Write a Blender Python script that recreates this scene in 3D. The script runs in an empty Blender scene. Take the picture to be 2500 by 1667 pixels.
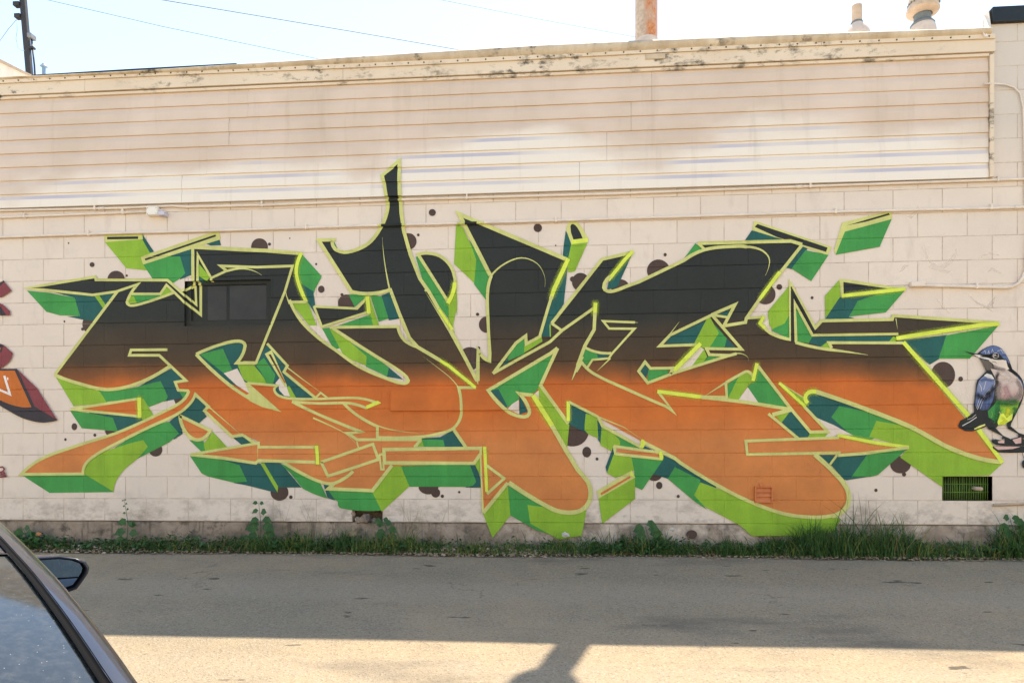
import bpy, bmesh, math, random
from mathutils import Vector, Matrix
random.seed(7)
R = math.radians
SC = bpy.context.scene
COL = SC.collection

# ------------------------------------------------------------------ camera
F_PX, HOR, CX = 1805.0, 1163.0, 1250.0          # focal length, horizon row, centre column of the 2500 px frame
YAW = R(4.64)
CAM = Vector((0.0, -6.54, 0.68))
cd = bpy.data.cameras.new('camera'); cam = bpy.data.objects.new('camera', cd); COL.objects.link(cam)
cam.location = CAM; cam.rotation_euler = (R(90), 0, YAW)
cd.sensor_width = 36; cd.lens = 36 * F_PX / 2500
cd.shift_y = (HOR - 833.5) / 2500
cd.clip_start = 0.05; cd.clip_end = 2000
SC.camera = cam
SC.render.resolution_x = 1024; SC.render.resolution_y = 682

# ------------------------------------------------------------------ sky, sun, exposure
SUN_DIR = Vector((-0.1234, -0.4532, -1.0)).normalized()      # direction the light travels
el = math.asin(-SUN_DIR.z); az = math.atan2(-SUN_DIR.x, -SUN_DIR.y)
W = bpy.data.worlds.new('World'); SC.world = W; W.use_nodes = True
wn, wl = W.node_tree.nodes, W.node_tree.links
wn.clear()
sky = wn.new('ShaderNodeTexSky'); sky.sky_type = 'NISHITA'; sky.sun_disc = False
sky.sun_elevation = el; sky.sun_rotation = az; sky.air_density = 1.0; sky.dust_density = 0.3; sky.ozone_density = 1.0
bg = wn.new('ShaderNodeBackground'); bg.inputs[1].default_value = 0.115
wo = wn.new('ShaderNodeOutputWorld')
wl.new(sky.outputs[0], bg.inputs[0]); wl.new(bg.outputs[0], wo.inputs[0])
sd = bpy.data.lights.new('sun', 'SUN'); sd.energy = 2.45; sd.angle = R(0.5); sd.color = (1.0, 0.965, 0.92)
so = bpy.data.objects.new('sun', sd); COL.objects.link(so); so.rotation_euler = SUN_DIR.to_track_quat('-Z', 'Y').to_euler()
SC.view_settings.view_transform = 'Standard'; SC.view_settings.look = 'None'
SC.view_settings.exposure = 1.93; SC.view_settings.gamma = 1.0
SC.view_settings.use_curve_mapping = False
SC.view_settings.use_white_balance = True; SC.view_settings.white_balance_temperature = 7550; SC.view_settings.white_balance_tint = 9
SC.render.engine = 'CYCLES'
SC.cycles.max_bounces = 8; SC.cycles.diffuse_bounces = 5

# ------------------------------------------------------------------ helpers
def ray(px, py):
    s, c = math.sin(YAW), math.cos(YAW)
    dx, up = (px - CX) / F_PX, (HOR - py) / F_PX
    return Vector((-s + dx * c, c + dx * s, up))
def at_y(px, py, y=0.0):                      # the point of the plane y = const that shows at a pixel of the photograph
    d = ray(px, py); t = (y - CAM.y) / d.y
    return CAM + d * t
def at_d(px, py, depth):                      # the point at a depth along the view axis
    return CAM + ray(px, py) * depth
ROAD_Y = -0.27; SLOPE = 0.15
def gz(y):                                    # height of the ground: the lane falls away from the wall
    if y > ROAD_Y: return 0.004 + 0.10 * (y - ROAD_Y)
    if y > -12: return SLOPE * (y - ROAD_Y)
    return SLOPE * (-12 - ROAD_Y)
def at_ground(px, py):
    d = ray(px, py); lo, hi = 0.3, 40.0
    for _ in range(60):
        m = (lo + hi) / 2; p = CAM + d * m
        if p.z > gz(p.y): lo = m
        else: hi = m
    return CAM + d * lo

def tag(o, label=None, cat=None, group=None, kind=None):
    if label: o['label'] = label
    if cat: o['category'] = cat
    if group: o['group'] = group
    if kind: o['kind'] = kind
    return o
def empty(name, loc=(0, 0, 0)):
    o = bpy.data.objects.new(name, None); COL.objects.link(o); o.location = loc; o.empty_display_size = 0.1
    return o
def link(name, me, mat=None, parent=None):
    if mat is not None and not me.materials: me.materials.append(mat)
    o = bpy.data.objects.new(name, me); COL.objects.link(o)
    if parent is not None:
        o.parent = parent
        o.matrix_parent_inverse = Matrix.Translation(-Vector(parent_origin(parent)))
    return o
def parent_origin(p):
    v = Vector(p.location)
    q = p.parent
    while q is not None:
        q = q.parent
    return v if p.type == 'EMPTY' else v
def mesh_of(bm, name='m', smooth=False):
    me = bpy.data.meshes.new(name); bm.to_mesh(me); bm.free()
    if smooth:
        for p in me.polygons: p.use_smooth = True
    return me
def pyd(name, verts, faces, smooth=False):
    me = bpy.data.meshes.new(name); me.from_pydata([tuple(v) for v in verts], [], faces); me.update()
    if smooth:
        for p in me.polygons: p.use_smooth = True
    return me
def add_box(bm, x0, x1, y0, y1, z0, z1, bev=0.0):
    vs = [bm.verts.new(v) for v in ((x0, y0, z0), (x1, y0, z0), (x1, y1, z0), (x0, y1, z0), (x0, y0, z1), (x1, y0, z1), (x1, y1, z1), (x0, y1, z1))]
    fs = [bm.faces.new([vs[i] for i in f]) for f in ((3, 2, 1, 0), (4, 5, 6, 7), (0, 1, 5, 4), (1, 2, 6, 5), (2, 3, 7, 6), (3, 0, 4, 7))]
    if bev > 0:
        es = set(e for f in fs for e in f.edges)
        bmesh.ops.bevel(bm, geom=list(es), offset=bev, segments=2, affect='EDGES', profile=0.6)
def box(name, x0, x1, y0, y1, z0, z1, mat, parent=None, bev=0.0):
    bm = bmesh.new(); add_box(bm, x0, x1, y0, y1, z0, z1, bev)
    return link(name, mesh_of(bm, name), mat, parent)
def tube_mesh(name, pts, rad, sides=10, cap=True, smooth=True):
    pts = [Vector(p) for p in pts]; n = len(pts)
    rads = rad if isinstance(rad, (list, tuple)) else [rad] * n
    V, Fc = [], []
    up = None
    for i, p in enumerate(pts):
        t = (pts[min(i + 1, n - 1)] - pts[max(i - 1, 0)]).normalized()
        if up is None:
            up = Vector((0, 0, 1)) if abs(t.z) < 0.9 else Vector((1, 0, 0))
        a = t.cross(up).normalized(); b = a.cross(t).normalized(); up = b
        for k in range(sides):
            w = 2 * math.pi * k / sides
            V.append(p + (a * math.cos(w) + b * math.sin(w)) * rads[i])
    for i in range(n - 1):
        for k in range(sides):
            k2 = (k + 1) % sides
            Fc.append((i * sides + k, i * sides + k2, (i + 1) * sides + k2, (i + 1) * sides + k))
    if cap:
        Fc.append(tuple(range(sides - 1, -1, -1))); Fc.append(tuple((n - 1) * sides + k for k in range(sides)))
    me = pyd(name, V, Fc, smooth)
    return me
def lathe_mesh(name, prof, cx, cy, sides=28):          # profile of (radius, z)
    V, Fc = [], []
    for r, z in prof:
        for k in range(sides):
            w = 2 * math.pi * k / sides
            V.append((cx + r * math.cos(w), cy + r * math.sin(w), z))
    for i in range(len(prof) - 1):
        for k in range(sides):
            k2 = (k + 1) % sides
            Fc.append((i * sides + k, i * sides + k2, (i + 1) * sides + k2, (i + 1) * sides + k))
    Fc.append(tuple(range(sides - 1, -1, -1))); Fc.append(tuple((len(prof) - 1) * sides + k for k in range(sides)))
    me = pyd(name, V, Fc, True)
    me.set_sharp_from_angle(angle=R(40))
    return me

# ------------------------------------------------------------------ materials
def lin(c):
    return tuple(((v / 255) / 12.92 if v / 255 <= 0.04045 else (((v / 255) + 0.055) / 1.055) ** 2.4) for v in c)
class NT:
    def __init__(s, name):
        s.m = bpy.data.materials.new(name); s.m.use_nodes = True
        s.t = s.m.node_tree; s.n = s.t.nodes; s.l = s.t.links
        s.b = s.n['Principled BSDF']; s.geo = s.n.new('ShaderNodeNewGeometry')
    def pos(s, scale=(1, 1, 1), loc=(0, 0, 0)):
        mp = s.n.new('ShaderNodeMapping'); mp.inputs[3].default_value = scale; mp.inputs[1].default_value = loc
        s.l.new(s.geo.outputs['Position'], mp.inputs[0]); return mp.outputs[0]
    def xyz(s):
        x = s.n.new('ShaderNodeSeparateXYZ'); s.l.new(s.geo.outputs['Position'], x.inputs[0]); return x.outputs
    def noise(s, scale, detail=4, rough=0.55, sc=(1, 1, 1), loc=(0, 0, 0), dist=0.0):
        q = s.n.new('ShaderNodeTexNoise'); q.inputs['Scale'].default_value = scale; q.inputs['Detail'].default_value = detail
        q.inputs['Roughness'].default_value = rough; q.inputs['Distortion'].default_value = dist
        s.l.new(s.pos(sc, loc), q.inputs['Vector']); return q.outputs['Fac']
    def ramp(s, fac, stops):
        r = s.n.new('ShaderNodeValToRGB'); e = r.color_ramp.elements
        while len(e) < len(stops): e.new(0.5)
        for i, (p, c) in enumerate(stops):
            e[i].position = p; e[i].color = (*c, 1) if len(c) == 3 else c
        s.l.new(fac, r.inputs[0]); return r.outputs[0]
    def rng(s, fac, a, b, c=0.0, d=1.0, smooth=False):
        r = s.n.new('ShaderNodeMapRange'); r.clamp = True
        if smooth: r.interpolation_type = 'SMOOTHSTEP'
        for i, v in zip((1, 2, 3, 4), (a, b, c, d)): r.inputs[i].default_value = v
        s.l.new(fac, r.inputs[0]); return r.outputs[0]
    def math(s, op, a, b):
        m = s.n.new('ShaderNodeMath'); m.operation = op
        for i, v in enumerate((a, b)):
            if isinstance(v, (int, float)): m.inputs[i].default_value = v
            else: s.l.new(v, m.inputs[i])
        return m.outputs[0]
    def mix(s, fac, a, b, mode='MIX'):
        m = s.n.new('ShaderNodeMix'); m.data_type = 'RGBA'; m.blend_type = mode
        for i, v in ((0, fac), (6, a), (7, b)):
            if isinstance(v, (int, float)): m.inputs[i].default_value = v
            elif isinstance(v, tuple): m.inputs[i].default_value = (*v, 1)
            else: s.l.new(v, m.inputs[i])
        return m.outputs[2]
    def val(s, v):
        q = s.n.new('ShaderNodeValue'); q.outputs[0].default_value = v; return q.outputs[0]
    def col(s, c):
        if isinstance(c, tuple): s.b.inputs['Base Color'].default_value = (*c, 1)
        else: s.l.new(c, s.b.inputs['Base Color'])
    def set(s, **k):
        for n, v in k.items():
            i = s.b.inputs[{'rough': 'Roughness', 'metal': 'Metallic', 'coat': 'Coat Weight', 'coatr': 'Coat Roughness', 'spec': 'Specular IOR Level', 'ior': 'IOR', 'trans': 'Transmission Weight', 'sub': 'Subsurface Weight'}[n]]
            if isinstance(v, (int, float)): i.default_value = v
            else: s.l.new(v, i)
    def bump(s, h, strength=0.3, dist=0.01):
        b = s.n.new('ShaderNodeBump'); b.inputs['Strength'].default_value = strength; b.inputs['Distance'].default_value = dist
        s.l.new(h, b.inputs['Height']); s.l.new(b.outputs[0], s.b.inputs['Normal'])
MATS = {}
def concrete_bump(t, amt=0.6):
    a = t.noise(90, 6, 0.65); b = t.noise(22, 3, 0.5)
    t.bump(t.math('ADD', a, t.math('MULTIPLY', b, 0.6)), amt, 0.006)
def paint(name, c, var=0.13, rough=0.62):
    t = NT(name); base = lin(c)
    n1 = t.noise(3.0, 4, 0.6); n2 = t.noise(240, 2, 0.6)
    n3 = t.noise(2.0, 5, 0.65, sc=(4.5, 1, 0.35), loc=(3, 0, 2))
    v = t.math('ADD', t.math('ADD', t.rng(n1, 0.3, 0.7, 1 - var, 1 + var), t.rng(n3, 0.35, 0.65, -0.08, 0.08)), t.rng(n2, 0.3, 0.7, -0.12, 0.12))
    m = t.n.new('ShaderNodeVectorMath'); m.operation = 'SCALE'; m.inputs[0].default_value = base
    t.l.new(v, m.inputs['Scale']); t.l.new(m.outputs[0], t.b.inputs['Base Color'])
    t.set(rough=rough, spec=0.3); concrete_bump(t)
    MATS[name] = t.m; return t.m
def plain(name, c, rough=0.6, metal=0.0, var=0.08, scale=12, bump=0.0, **k):
    t = NT(name); base = lin(c)
    n = t.noise(scale, 5, 0.6)
    m = t.n.new('ShaderNodeVectorMath'); m.operation = 'SCALE'; m.inputs[0].default_value = base
    t.l.new(t.rng(n, 0.3, 0.7, 1 - var, 1 + var), m.inputs['Scale']); t.l.new(m.outputs[0], t.b.inputs['Base Color'])
    t.set(rough=rough, metal=metal, **k)
    if bump: t.bump(t.noise(scale * 6, 4, 0.6), bump, 0.004)
    MATS[name] = t.m; return t.m

WALLC = (232, 217, 200)
def wall_white(name='wall_paint'):
    t = NT(name)
    base = lin(WALLC)
    big = t.noise(0.9, 5, 0.6, loc=(3, 0, 1)); mid = t.noise(4.0, 6, 0.65); fine = t.noise(300, 2, 0.6); strk = t.noise(2.2, 5, 0.6, sc=(3.0, 1, 0.8), loc=(9, 0, 4))
    c = t.mix(t.rng(big, 0.42, 0.68, 0, 0.45), base, lin((214, 200, 186)))
    c = t.mix(t.rng(mid, 0.55, 0.78, 0, 0.5), c, lin((202, 188, 175)))
    c = t.mix(t.rng(strk, 0.58, 0.75, 0, 0.4), c, lin((188, 172, 160)))
    # scuffs and grime with a shape of their own near the bottom courses
    x, y, z = t.xyz()
    g = t.math('MULTIPLY', t.rng(z, 0.62, 0.30, 0, 1, True), t.rng(t.noise(7, 8, 0.75, sc=(0.6, 1, 1), loc=(2, 0, 7)), 0.46, 0.64, 0, 0.7))
    c = t.mix(g, c, lin((128, 112, 98)))
    c = t.mix(t.math('MULTIPLY', t.rng(x, 3.46, 3.53), t.rng(z, 3.25, 3.7, 0, 0.85)), c, lin((206, 196, 184)))
    oi = t.n.new('ShaderNodeObjectInfo')
    c = t.mix(t.rng(oi.outputs['Random'], 0, 1, 0.0, 0.16), c, lin((200, 182, 166)))
    c = t.mix(t.rng(fine, 0.25, 0.75, 0.0, 0.16), c, lin((150, 132, 116)))
    t.col(c); t.set(rough=0.7, spec=0.25); concrete_bump(t, 0.55)
    MATS[name] = t.m; return t.m
wall_white()
def mortar():
    t = NT('mortar_paint')
    n = t.noise(6, 6, 0.7)
    c = t.mix(t.rng(n, 0.35, 0.65), lin((214, 196, 176)), lin((168, 150, 132)))
    t.col(c); t.set(rough=0.85); concrete_bump(t, 0.5)
    MATS['mortar'] = t.m
mortar()
PAL = dict(ol=(200, 200, 122), lg=(136, 176, 52), mg=(58, 146, 70), tl=(27, 88, 82), by=(212, 226, 84), bk=(38, 41, 38), br=(78, 60, 52), wg=(222, 206, 188),
           gw=(226, 222, 214), bl=(88, 108, 150), pk=(206, 168, 158), gb=(104, 94, 84), lm=(226, 222, 130), mr=(132, 62, 66), dk=(58, 52, 56), og=(196, 106, 42), pw=(235, 222, 207))
PAL['or'] = (203, 118, 58)
for k, c in PAL.items(): paint('paint_' + k, c)
MATS['paint_wh'] = MATS['wall_paint']
def halo(name, c, amt):                       # thin overspray that fades out on both sides of a sprayed line
    t = NT(name); t.col(lin(c)); t.set(rough=0.65, spec=0.25)
    uv = t.n.new('ShaderNodeUVMap'); uv.uv_map = 'across'; sp = t.n.new('ShaderNodeSeparateXYZ'); t.l.new(uv.outputs[0], sp.inputs[0])
    d = t.math('ABSOLUTE', t.math('SUBTRACT', sp.outputs[0], 0.5), 0.0); d2 = t.math('ABSOLUTE', t.math('SUBTRACT', sp.outputs[1], 0.5), 0.0)
    f = t.math('MULTIPLY', t.rng(d, 0.0, 0.5, 1, 0, True), t.rng(d2, 0.25, 0.5, 1, 0, True))
    f = t.math('MULTIPLY', f, t.rng(t.noise(60, 5, 0.7), 0.2, 0.8, amt * 0.5, amt * 1.3))
    t.l.new(f, t.b.inputs['Alpha']); concrete_bump(t); MATS[name] = t.m
MATS['paint_pw'].node_tree.nodes['Principled BSDF'].inputs['Alpha'].default_value = 0.45
halo('halo_by', (196, 216, 74), 0.6); halo('halo_bk', (34, 32, 32), 0.8); halo('halo_gy', (150, 134, 126), 0.8); halo('halo_pk', (190, 150, 146), 0.8); halo('halo_bl', (100, 116, 156), 0.8); halo('halo_gn', (46, 110, 56), 0.9); halo('halo_yl', (214, 214, 60), 0.8); halo('halo_wt', (220, 206, 192), 0.8)
def feather(name, stops, sc):                 # soft colour change down the painted bird
    t = NT(name); x, y, z = t.xyz()
    n = t.noise(24, 5, 0.65, sc=sc)
    f = t.rng(t.math('ADD', z, t.rng(n, 0.3, 0.7, -0.035, 0.035)), 0.85, 1.5)
    t.col(t.ramp(f, [((v - 0.85) / 0.65, lin(c)) for v, c in stops])); t.set(rough=0.6, spec=0.3); concrete_bump(t); MATS[name] = t.m
feather('paint_bc', [(1.13, (116, 100, 90)), (1.20, (180, 142, 136)), (1.32, (192, 158, 150)), (1.44, (206, 186, 174))], (1, 1, 0.6))
feather('paint_bw', [(1.12, (40, 38, 38)), (1.23, (50, 52, 60)), (1.30, (78, 98, 140)), (1.42, (120, 132, 164))], (2.2, 1, 0.5))
def fade():
    t = NT('paint_fl')
    x, y, z = t.xyz()
    n = t.noise(1.1, 2, 0.5); n2 = t.noise(9, 4, 0.6)
    zz = t.math('ADD', z, t.math('ADD', t.rng(n, 0.3, 0.7, -0.06, 0.06), t.rng(n2, 0.3, 0.7, -0.012, 0.012)))
    zz = t.math('ADD', zz, t.math('MULTIPLY', x, 0.006))
    f = t.rng(zz, 0.3, 2.7, 0, 1)
    P = lambda v: (v - 0.3) / 2.4
    c = t.ramp(f, [(0.0, lin((204, 126, 66))), (P(0.95), lin((206, 126, 68))), (P(1.22), lin((204, 110, 46))), (P(1.47), lin((198, 102, 40))),
                   (P(1.58), lin((136, 80, 38))), (P(1.70), lin((76, 57, 36))), (P(1.98), lin((60, 51, 38))), (P(2.12), lin((38, 42, 37))), (1.0, lin((34, 40, 37)))])
    blot = t.noise(2.6, 6, 0.65, loc=(4, 0, 9)); bv = t.n.new('ShaderNodeVectorMath'); bv.operation = 'SCALE'; t.l.new(c, bv.inputs[0]); t.l.new(t.rng(blot, 0.3, 0.7, 0.84, 1.14), bv.inputs['Scale']); c = bv.outputs[0]
    fine = t.noise(240, 2, 0.6)
    c = t.mix(t.rng(fine, 0.3, 0.7, 0.0, 0.025), c, lin((150, 120, 90)))
    # weathered dirt patch at the foot of the last letter
    d = t.math('MULTIPLY', t.math('MULTIPLY', t.rng(x, 2.3, 2.6), t.rng(z, 0.75, 0.55)), t.rng(t.noise(6, 6, 0.7), 0.48, 0.66, 0, 0.7))
    c = t.mix(d, c, lin((120, 78, 40)))
    t.col(c); t.set(rough=0.62, spec=0.3); concrete_bump(t)
    MATS['paint_fl'] = t.m
fade()
# ------------------------------------------------------------------ more materials
SID_Z0_, SID_H_ = 3.187, 0.1265
def siding_mat():
    t = NT('siding_vinyl'); x, y, z = t.xyz()
    n = t.noise(0.75, 3, 0.5, sc=(0.55, 1, 1.6), loc=(1.3, 0, 0.4)); n2 = t.noise(3.2, 4, 0.6, sc=(0.5, 1, 1))
    zz = t.math('ADD', z, t.math('ADD', t.rng(n, 0.25, 0.75, -0.42, 0.42), t.rng(n2, 0.3, 0.7, -0.07, 0.07)))
    tan = t.rng(zz, 3.36, 3.68, 0, 1, True)
    cream = lin((236, 224, 206)); tn = t.mix(t.rng(t.noise(1.6, 5, 0.6), 0.35, 0.65), lin((218, 196, 176)), lin((206, 184, 162)))
    c = t.mix(tan, cream, tn)
    # bluish skylight painted as lilac on each lap's upward bevel, fainter on tan
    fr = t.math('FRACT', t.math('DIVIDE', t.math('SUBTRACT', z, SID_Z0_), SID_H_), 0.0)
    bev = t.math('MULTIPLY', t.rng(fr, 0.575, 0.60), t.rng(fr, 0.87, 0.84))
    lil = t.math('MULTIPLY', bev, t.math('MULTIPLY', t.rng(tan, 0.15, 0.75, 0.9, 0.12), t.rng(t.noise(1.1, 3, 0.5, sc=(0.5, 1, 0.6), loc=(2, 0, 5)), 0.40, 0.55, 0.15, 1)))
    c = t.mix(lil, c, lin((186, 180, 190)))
    dirt = t.rng(t.noise(2.5, 6, 0.65, sc=(2.4, 1, 0.25), loc=(4, 0, 0)), 0.56, 0.75, 0, 0.35)
    c = t.mix(dirt, c, lin((170, 148, 122)))
    c = t.mix(t.rng(t.noise(280, 2, 0.6), 0.3, 0.7, 0, 0.1), c, lin((150, 130, 110)))
    t.col(c); t.set(rough=t.rng(tan, 0, 1, 0.3, 0.55), spec=0.5); t.bump(t.noise(60, 4, 0.6), 0.06, 0.004)
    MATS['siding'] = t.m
siding_mat()
def fascia_mat():
    t = NT('roof_edge_membrane')
    n = t.noise(2, 6, 0.65, sc=(2.2, 1, 0.8)); m = t.noise(4.5, 7, 0.7, loc=(0, 0, 3)); w = t.noise(1.1, 3, 0.5)
    c = t.mix(t.rng(n, 0.35, 0.68), lin((212, 192, 164)), lin((172, 148, 118)))
    mo = t.math('MULTIPLY', t.rng(m, 0.55, 0.65), t.rng(w, 0.42, 0.55))
    c = t.mix(mo, c, lin((70, 62, 48)))
    t.col(c); t.set(rough=0.7); t.bump(t.noise(25, 5, 0.6), 0.3, 0.01)
    MATS['fascia'] = t.m
fascia_mat()
def trim_mat(name, c, d):
    t = NT(name)
    m = t.noise(7, 7, 0.7, sc=(1, 1, 2)); w = t.noise(0.9, 3, 0.5, loc=(5, 0, 0))
    c2 = t.mix(t.math('MULTIPLY', t.rng(m, 0.52, 0.64), t.rng(w, 0.44, 0.55)), lin(c), lin((80, 68, 50)))
    c2 = t.mix(t.rng(t.noise(2, 4, 0.6), 0.4, 0.7, 0, 0.5), c2, lin(d))
    t.col(c2); t.set(rough=0.55); MATS[name] = t.m
trim_mat('trim', (222, 202, 176), (206, 184, 156))
def found_mat():
    t = NT('foundation_concrete'); x, y, z = t.xyz()
    a = t.noise(3.0, 7, 0.7, sc=(1, 1, 1.3)); b = t.noise(9, 7, 0.72, loc=(3, 0, 2)); s = t.noise(2.2, 6, 0.65, sc=(4, 1, 0.6), loc=(7, 0, 1))
    c = t.mix(t.rng(a, 0.35, 0.65), lin((178, 158, 138)), lin((118, 104, 90)))
    c = t.mix(t.rng(b, 0.52, 0.64, 0, 0.85), c, lin((70, 62, 52)))
    c = t.mix(t.rng(s, 0.54, 0.66, 0, 0.8), c, lin((56, 54, 42)))
    pnt = t.math('MULTIPLY', t.rng(x, -1.6, 0.3, 0.12, 0.95, True), t.rng(t.noise(4, 6, 0.65, loc=(1, 0, 6)), 0.36, 0.56, 1, 0.1))
    pnt = t.math('MULTIPLY', pnt, t.rng(z, 0.05, 0.2, 0.25, 1))
    c = t.mix(pnt, c, lin((222, 206, 188)))
    t.col(c); t.set(rough=0.9); t.bump(t.noise(30, 8, 0.75), 0.8, 0.02)
    MATS['foundation'] = t.m
found_mat()
def road_mat():
    t = NT('asphalt'); x, y, z = t.xyz()
    big = t.noise(0.45, 5, 0.6, sc=(0.7, 1.4, 1)); mid = t.noise(3.0, 6, 0.65); ag = t.n.new('ShaderNodeTexVoronoi'); ag.inputs['Scale'].default_value = 110
    t.l.new(t.pos(), ag.inputs['Vector'])
    c = t.mix(t.rng(big, 0.36, 0.64), lin((160, 141, 114)), lin((142, 129, 107)))
    c = t.mix(t.rng(mid, 0.45, 0.72, 0, 0.4), c, lin((120, 111, 98)))
    # worn wheel tracks along the lane, paler and polished
    trk = t.math('MAXIMUM', t.rng(t.math('ABSOLUTE', t.math('ADD', y, 1.25), 0.0), 0.10, 0.36, 1, 0, True), t.rng(t.math('ABSOLUTE', t.math('ADD', y, 2.75), 0.0), 0.12, 0.40, 1, 0, True))
    c = t.mix(t.math('MULTIPLY', trk, t.rng(mid, 0.3, 0.7, 0.10, 0.4)), c, lin((168, 154, 134)))
    agc = t.n.new('ShaderNodeSeparateColor'); t.l.new(ag.outputs['Color'], agc.inputs[0])
    c = t.mix(t.rng(agc.outputs[0], 0.0, 0.35, 0.42, 0), c, lin((84, 78, 70)))
    c = t.mix(t.rng(agc.outputs[1], 0.75, 1.0, 0, 0.4), c, lin((182, 170, 152)))
    # oil stains, tar flecks, hairline cracks
    oil = t.noise(1.3, 6, 0.6, sc=(0.5, 1.6, 1), loc=(5, 8, 0))
    c = t.mix(t.rng(oil, 0.58, 0.72, 0, 0.55), c, lin((92, 85, 76)))
    sp = t.noise(5.2, 3, 0.5, sc=(0.6, 1.5, 1), loc=(11, 3, 0))
    c = t.mix(t.rng(sp, 0.69, 0.72, 0, 0.7), c, lin((46, 43, 40)))
    cr = t.n.new('ShaderNodeTexVoronoi'); cr.feature = 'DISTANCE_TO_EDGE'; cr.inputs['Scale'].default_value = 0.55
    wv = t.n.new('ShaderNodeVectorMath'); wv.operation = 'ADD'; nv = t.n.new('ShaderNodeTexNoise'); nv.inputs['Scale'].default_value = 3.5; nv.inputs['Detail'].default_value = 6
    t.l.new(t.pos(), nv.inputs['Vector']); sv = t.n.new('ShaderNodeVectorMath'); sv.operation = 'SCALE'; sv.inputs['Scale'].default_value = 0.5; t.l.new(nv.outputs['Color'], sv.inputs[0])
    t.l.new(t.pos(), wv.inputs[0]); t.l.new(sv.outputs[0], wv.inputs[1]); t.l.new(wv.outputs[0], cr.inputs['Vector'])
    crk = t.math('MULTIPLY', t.rng(cr.outputs['Distance'], 0.005, 0.0015, 0, 1), t.rng(t.noise(0.8, 3, 0.5, loc=(3, 3, 0)), 0.54, 0.60))
    c = t.mix(t.math('MULTIPLY', crk, 0.35), c, lin((78, 72, 64)))
    t.col(c); t.set(rough=0.9, spec=0.2)
    t.bump(t.math('SUBTRACT', t.math('ADD', ag.outputs['Distance'], t.math('MULTIPLY', t.noise(160, 3, 0.6), 0.4)), t.math('MULTIPLY', crk, 0.5)), 0.55, 0.006)
    MATS['road'] = t.m
road_mat()
def soil_mat():
    t = NT('soil'); n = t.noise(18, 7, 0.7); b = t.noise(60, 4, 0.7)
    c = t.mix(t.rng(n, 0.35, 0.65), lin((74, 62, 48)), lin((112, 96, 76))); c = t.mix(t.rng(b, 0.6, 0.75), c, lin((150, 134, 112)))
    t.col(c); t.set(rough=0.95); t.bump(n, 0.9, 0.03); MATS['soil'] = t.m
soil_mat()
plain('conduit', (224, 208, 190), rough=0.5, var=0.1, scale=9)
plain('steel_dark', (46, 44, 44), rough=0.6, metal=0.2, var=0.2)
plain('steel_grey', (128, 130, 132), rough=0.5, metal=0.4, var=0.15)
plain('coping_dark', (26, 30, 30), rough=0.45, metal=0.3, var=0.2)
plain('vent_cream', (186, 162, 138), rough=0.7, var=0.12, scale=20, bump=0.2)
plain('vent_pink', (200, 182, 168), rough=0.85, var=0.12, scale=16, bump=0.8)
plain('lead_grey', (104, 110, 110), rough=0.7, var=0.12)
plain('white_plastic', (232, 224, 208), rough=0.45, var=0.04)
plain('sensor_lilac', (196, 190, 200), rough=0.4, var=0.04)
plain('screw_grey', (96, 84, 70), rough=0.5, metal=0.5)
plain('dark_void', (14, 15, 13), rough=0.9)
plain('orange_enamel', (196, 112, 58), rough=0.6, var=0.12, scale=30)
plain('black_enamel', (50, 50, 44), rough=0.55, var=0.25, scale=9, bump=0.15)
plain('grille_green', (96, 132, 52), rough=0.7, var=0.35, scale=14)
plain('vent_inner', (46, 60, 34), rough=0.9, var=0.4, scale=12)
plain('pane_board', (42, 42, 38), rough=0.6, var=0.3, scale=7, bump=0.2)
plain('wire_black', (120, 120, 124), rough=0.6)
plain('white_membrane', (226, 216, 204), rough=0.8, var=0.12, scale=6, bump=0.4)
plain('grey_wall', (186, 176, 164), rough=0.85, var=0.08, scale=3, bump=0.3)
plain('blue_pipe', (112, 134, 156), rough=0.5, var=0.1)
def rust_mat():
    t = NT('rusted_pipe')
    n = t.noise(5, 7, 0.7, sc=(1.5, 1.5, 0.9)); m = t.noise(30, 6, 0.7); x, y, z = t.xyz()
    px = at_y(1588, 50, 0.2).x
    band = t.rng(t.math('ABSOLUTE', t.math('SUBTRACT', x, px), 0.0), 0.075, 0.03, 0, 1)
    f = t.math('MULTIPLY', band, t.rng(n, 0.36, 0.52))
    c = t.mix(t.rng(m, 0.4, 0.6), lin((196, 176, 156)), lin((172, 150, 132)))
    r = t.mix(t.rng(m, 0.35, 0.65), lin((168, 84, 40)), lin((208, 146, 96)))
    t.col(t.mix(f, c, r)); t.set(rough=0.75); t.bump(m, 0.3, 0.004); MATS['rust'] = t.m
rust_mat()

# ------------------------------------------------------------------ ground
def sheet(name, xs, ys, zf, mat, kind='structure', parent=None):
    V = [(x, y, zf(x, y)) for y in ys for x in xs]; nx = len(xs); Fc = []
    for j in range(len(ys) - 1):
        for i in range(nx - 1):
            a = j * nx + i; Fc.append((a, a + 1, a + nx + 1, a + nx))
    o = link(name, pyd(name, V, Fc, True), mat, parent)
    if kind: o['kind'] = kind
    return o
from mathutils import noise as mn
xs = [-60, -30, -15] + [-9 + 0.25 * i for i in range(73)] + [15, 30, 60]
ys = [-80, -40, -20, -12] + [-11.5 + 0.25 * i for i in range(45)] + [-0.24]
def road_z(x, y):
    e = mn.noise((x * 0.6, y * 0.6, 0)) * 0.008 if abs(x) < 9 and y > -9 else 0
    return (SLOPE * (y - ROAD_Y) if y > -12 else SLOPE * (-12 - ROAD_Y)) + e
sheet('road', xs, ys, road_z, MATS['road'])
random.seed(3)
vx = [-9 + 0.06 * i for i in range(300)]
vy = [ROAD_Y - 0.01, -0.24, -0.2, -0.14, -0.07, 0.0, 0.08]
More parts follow.
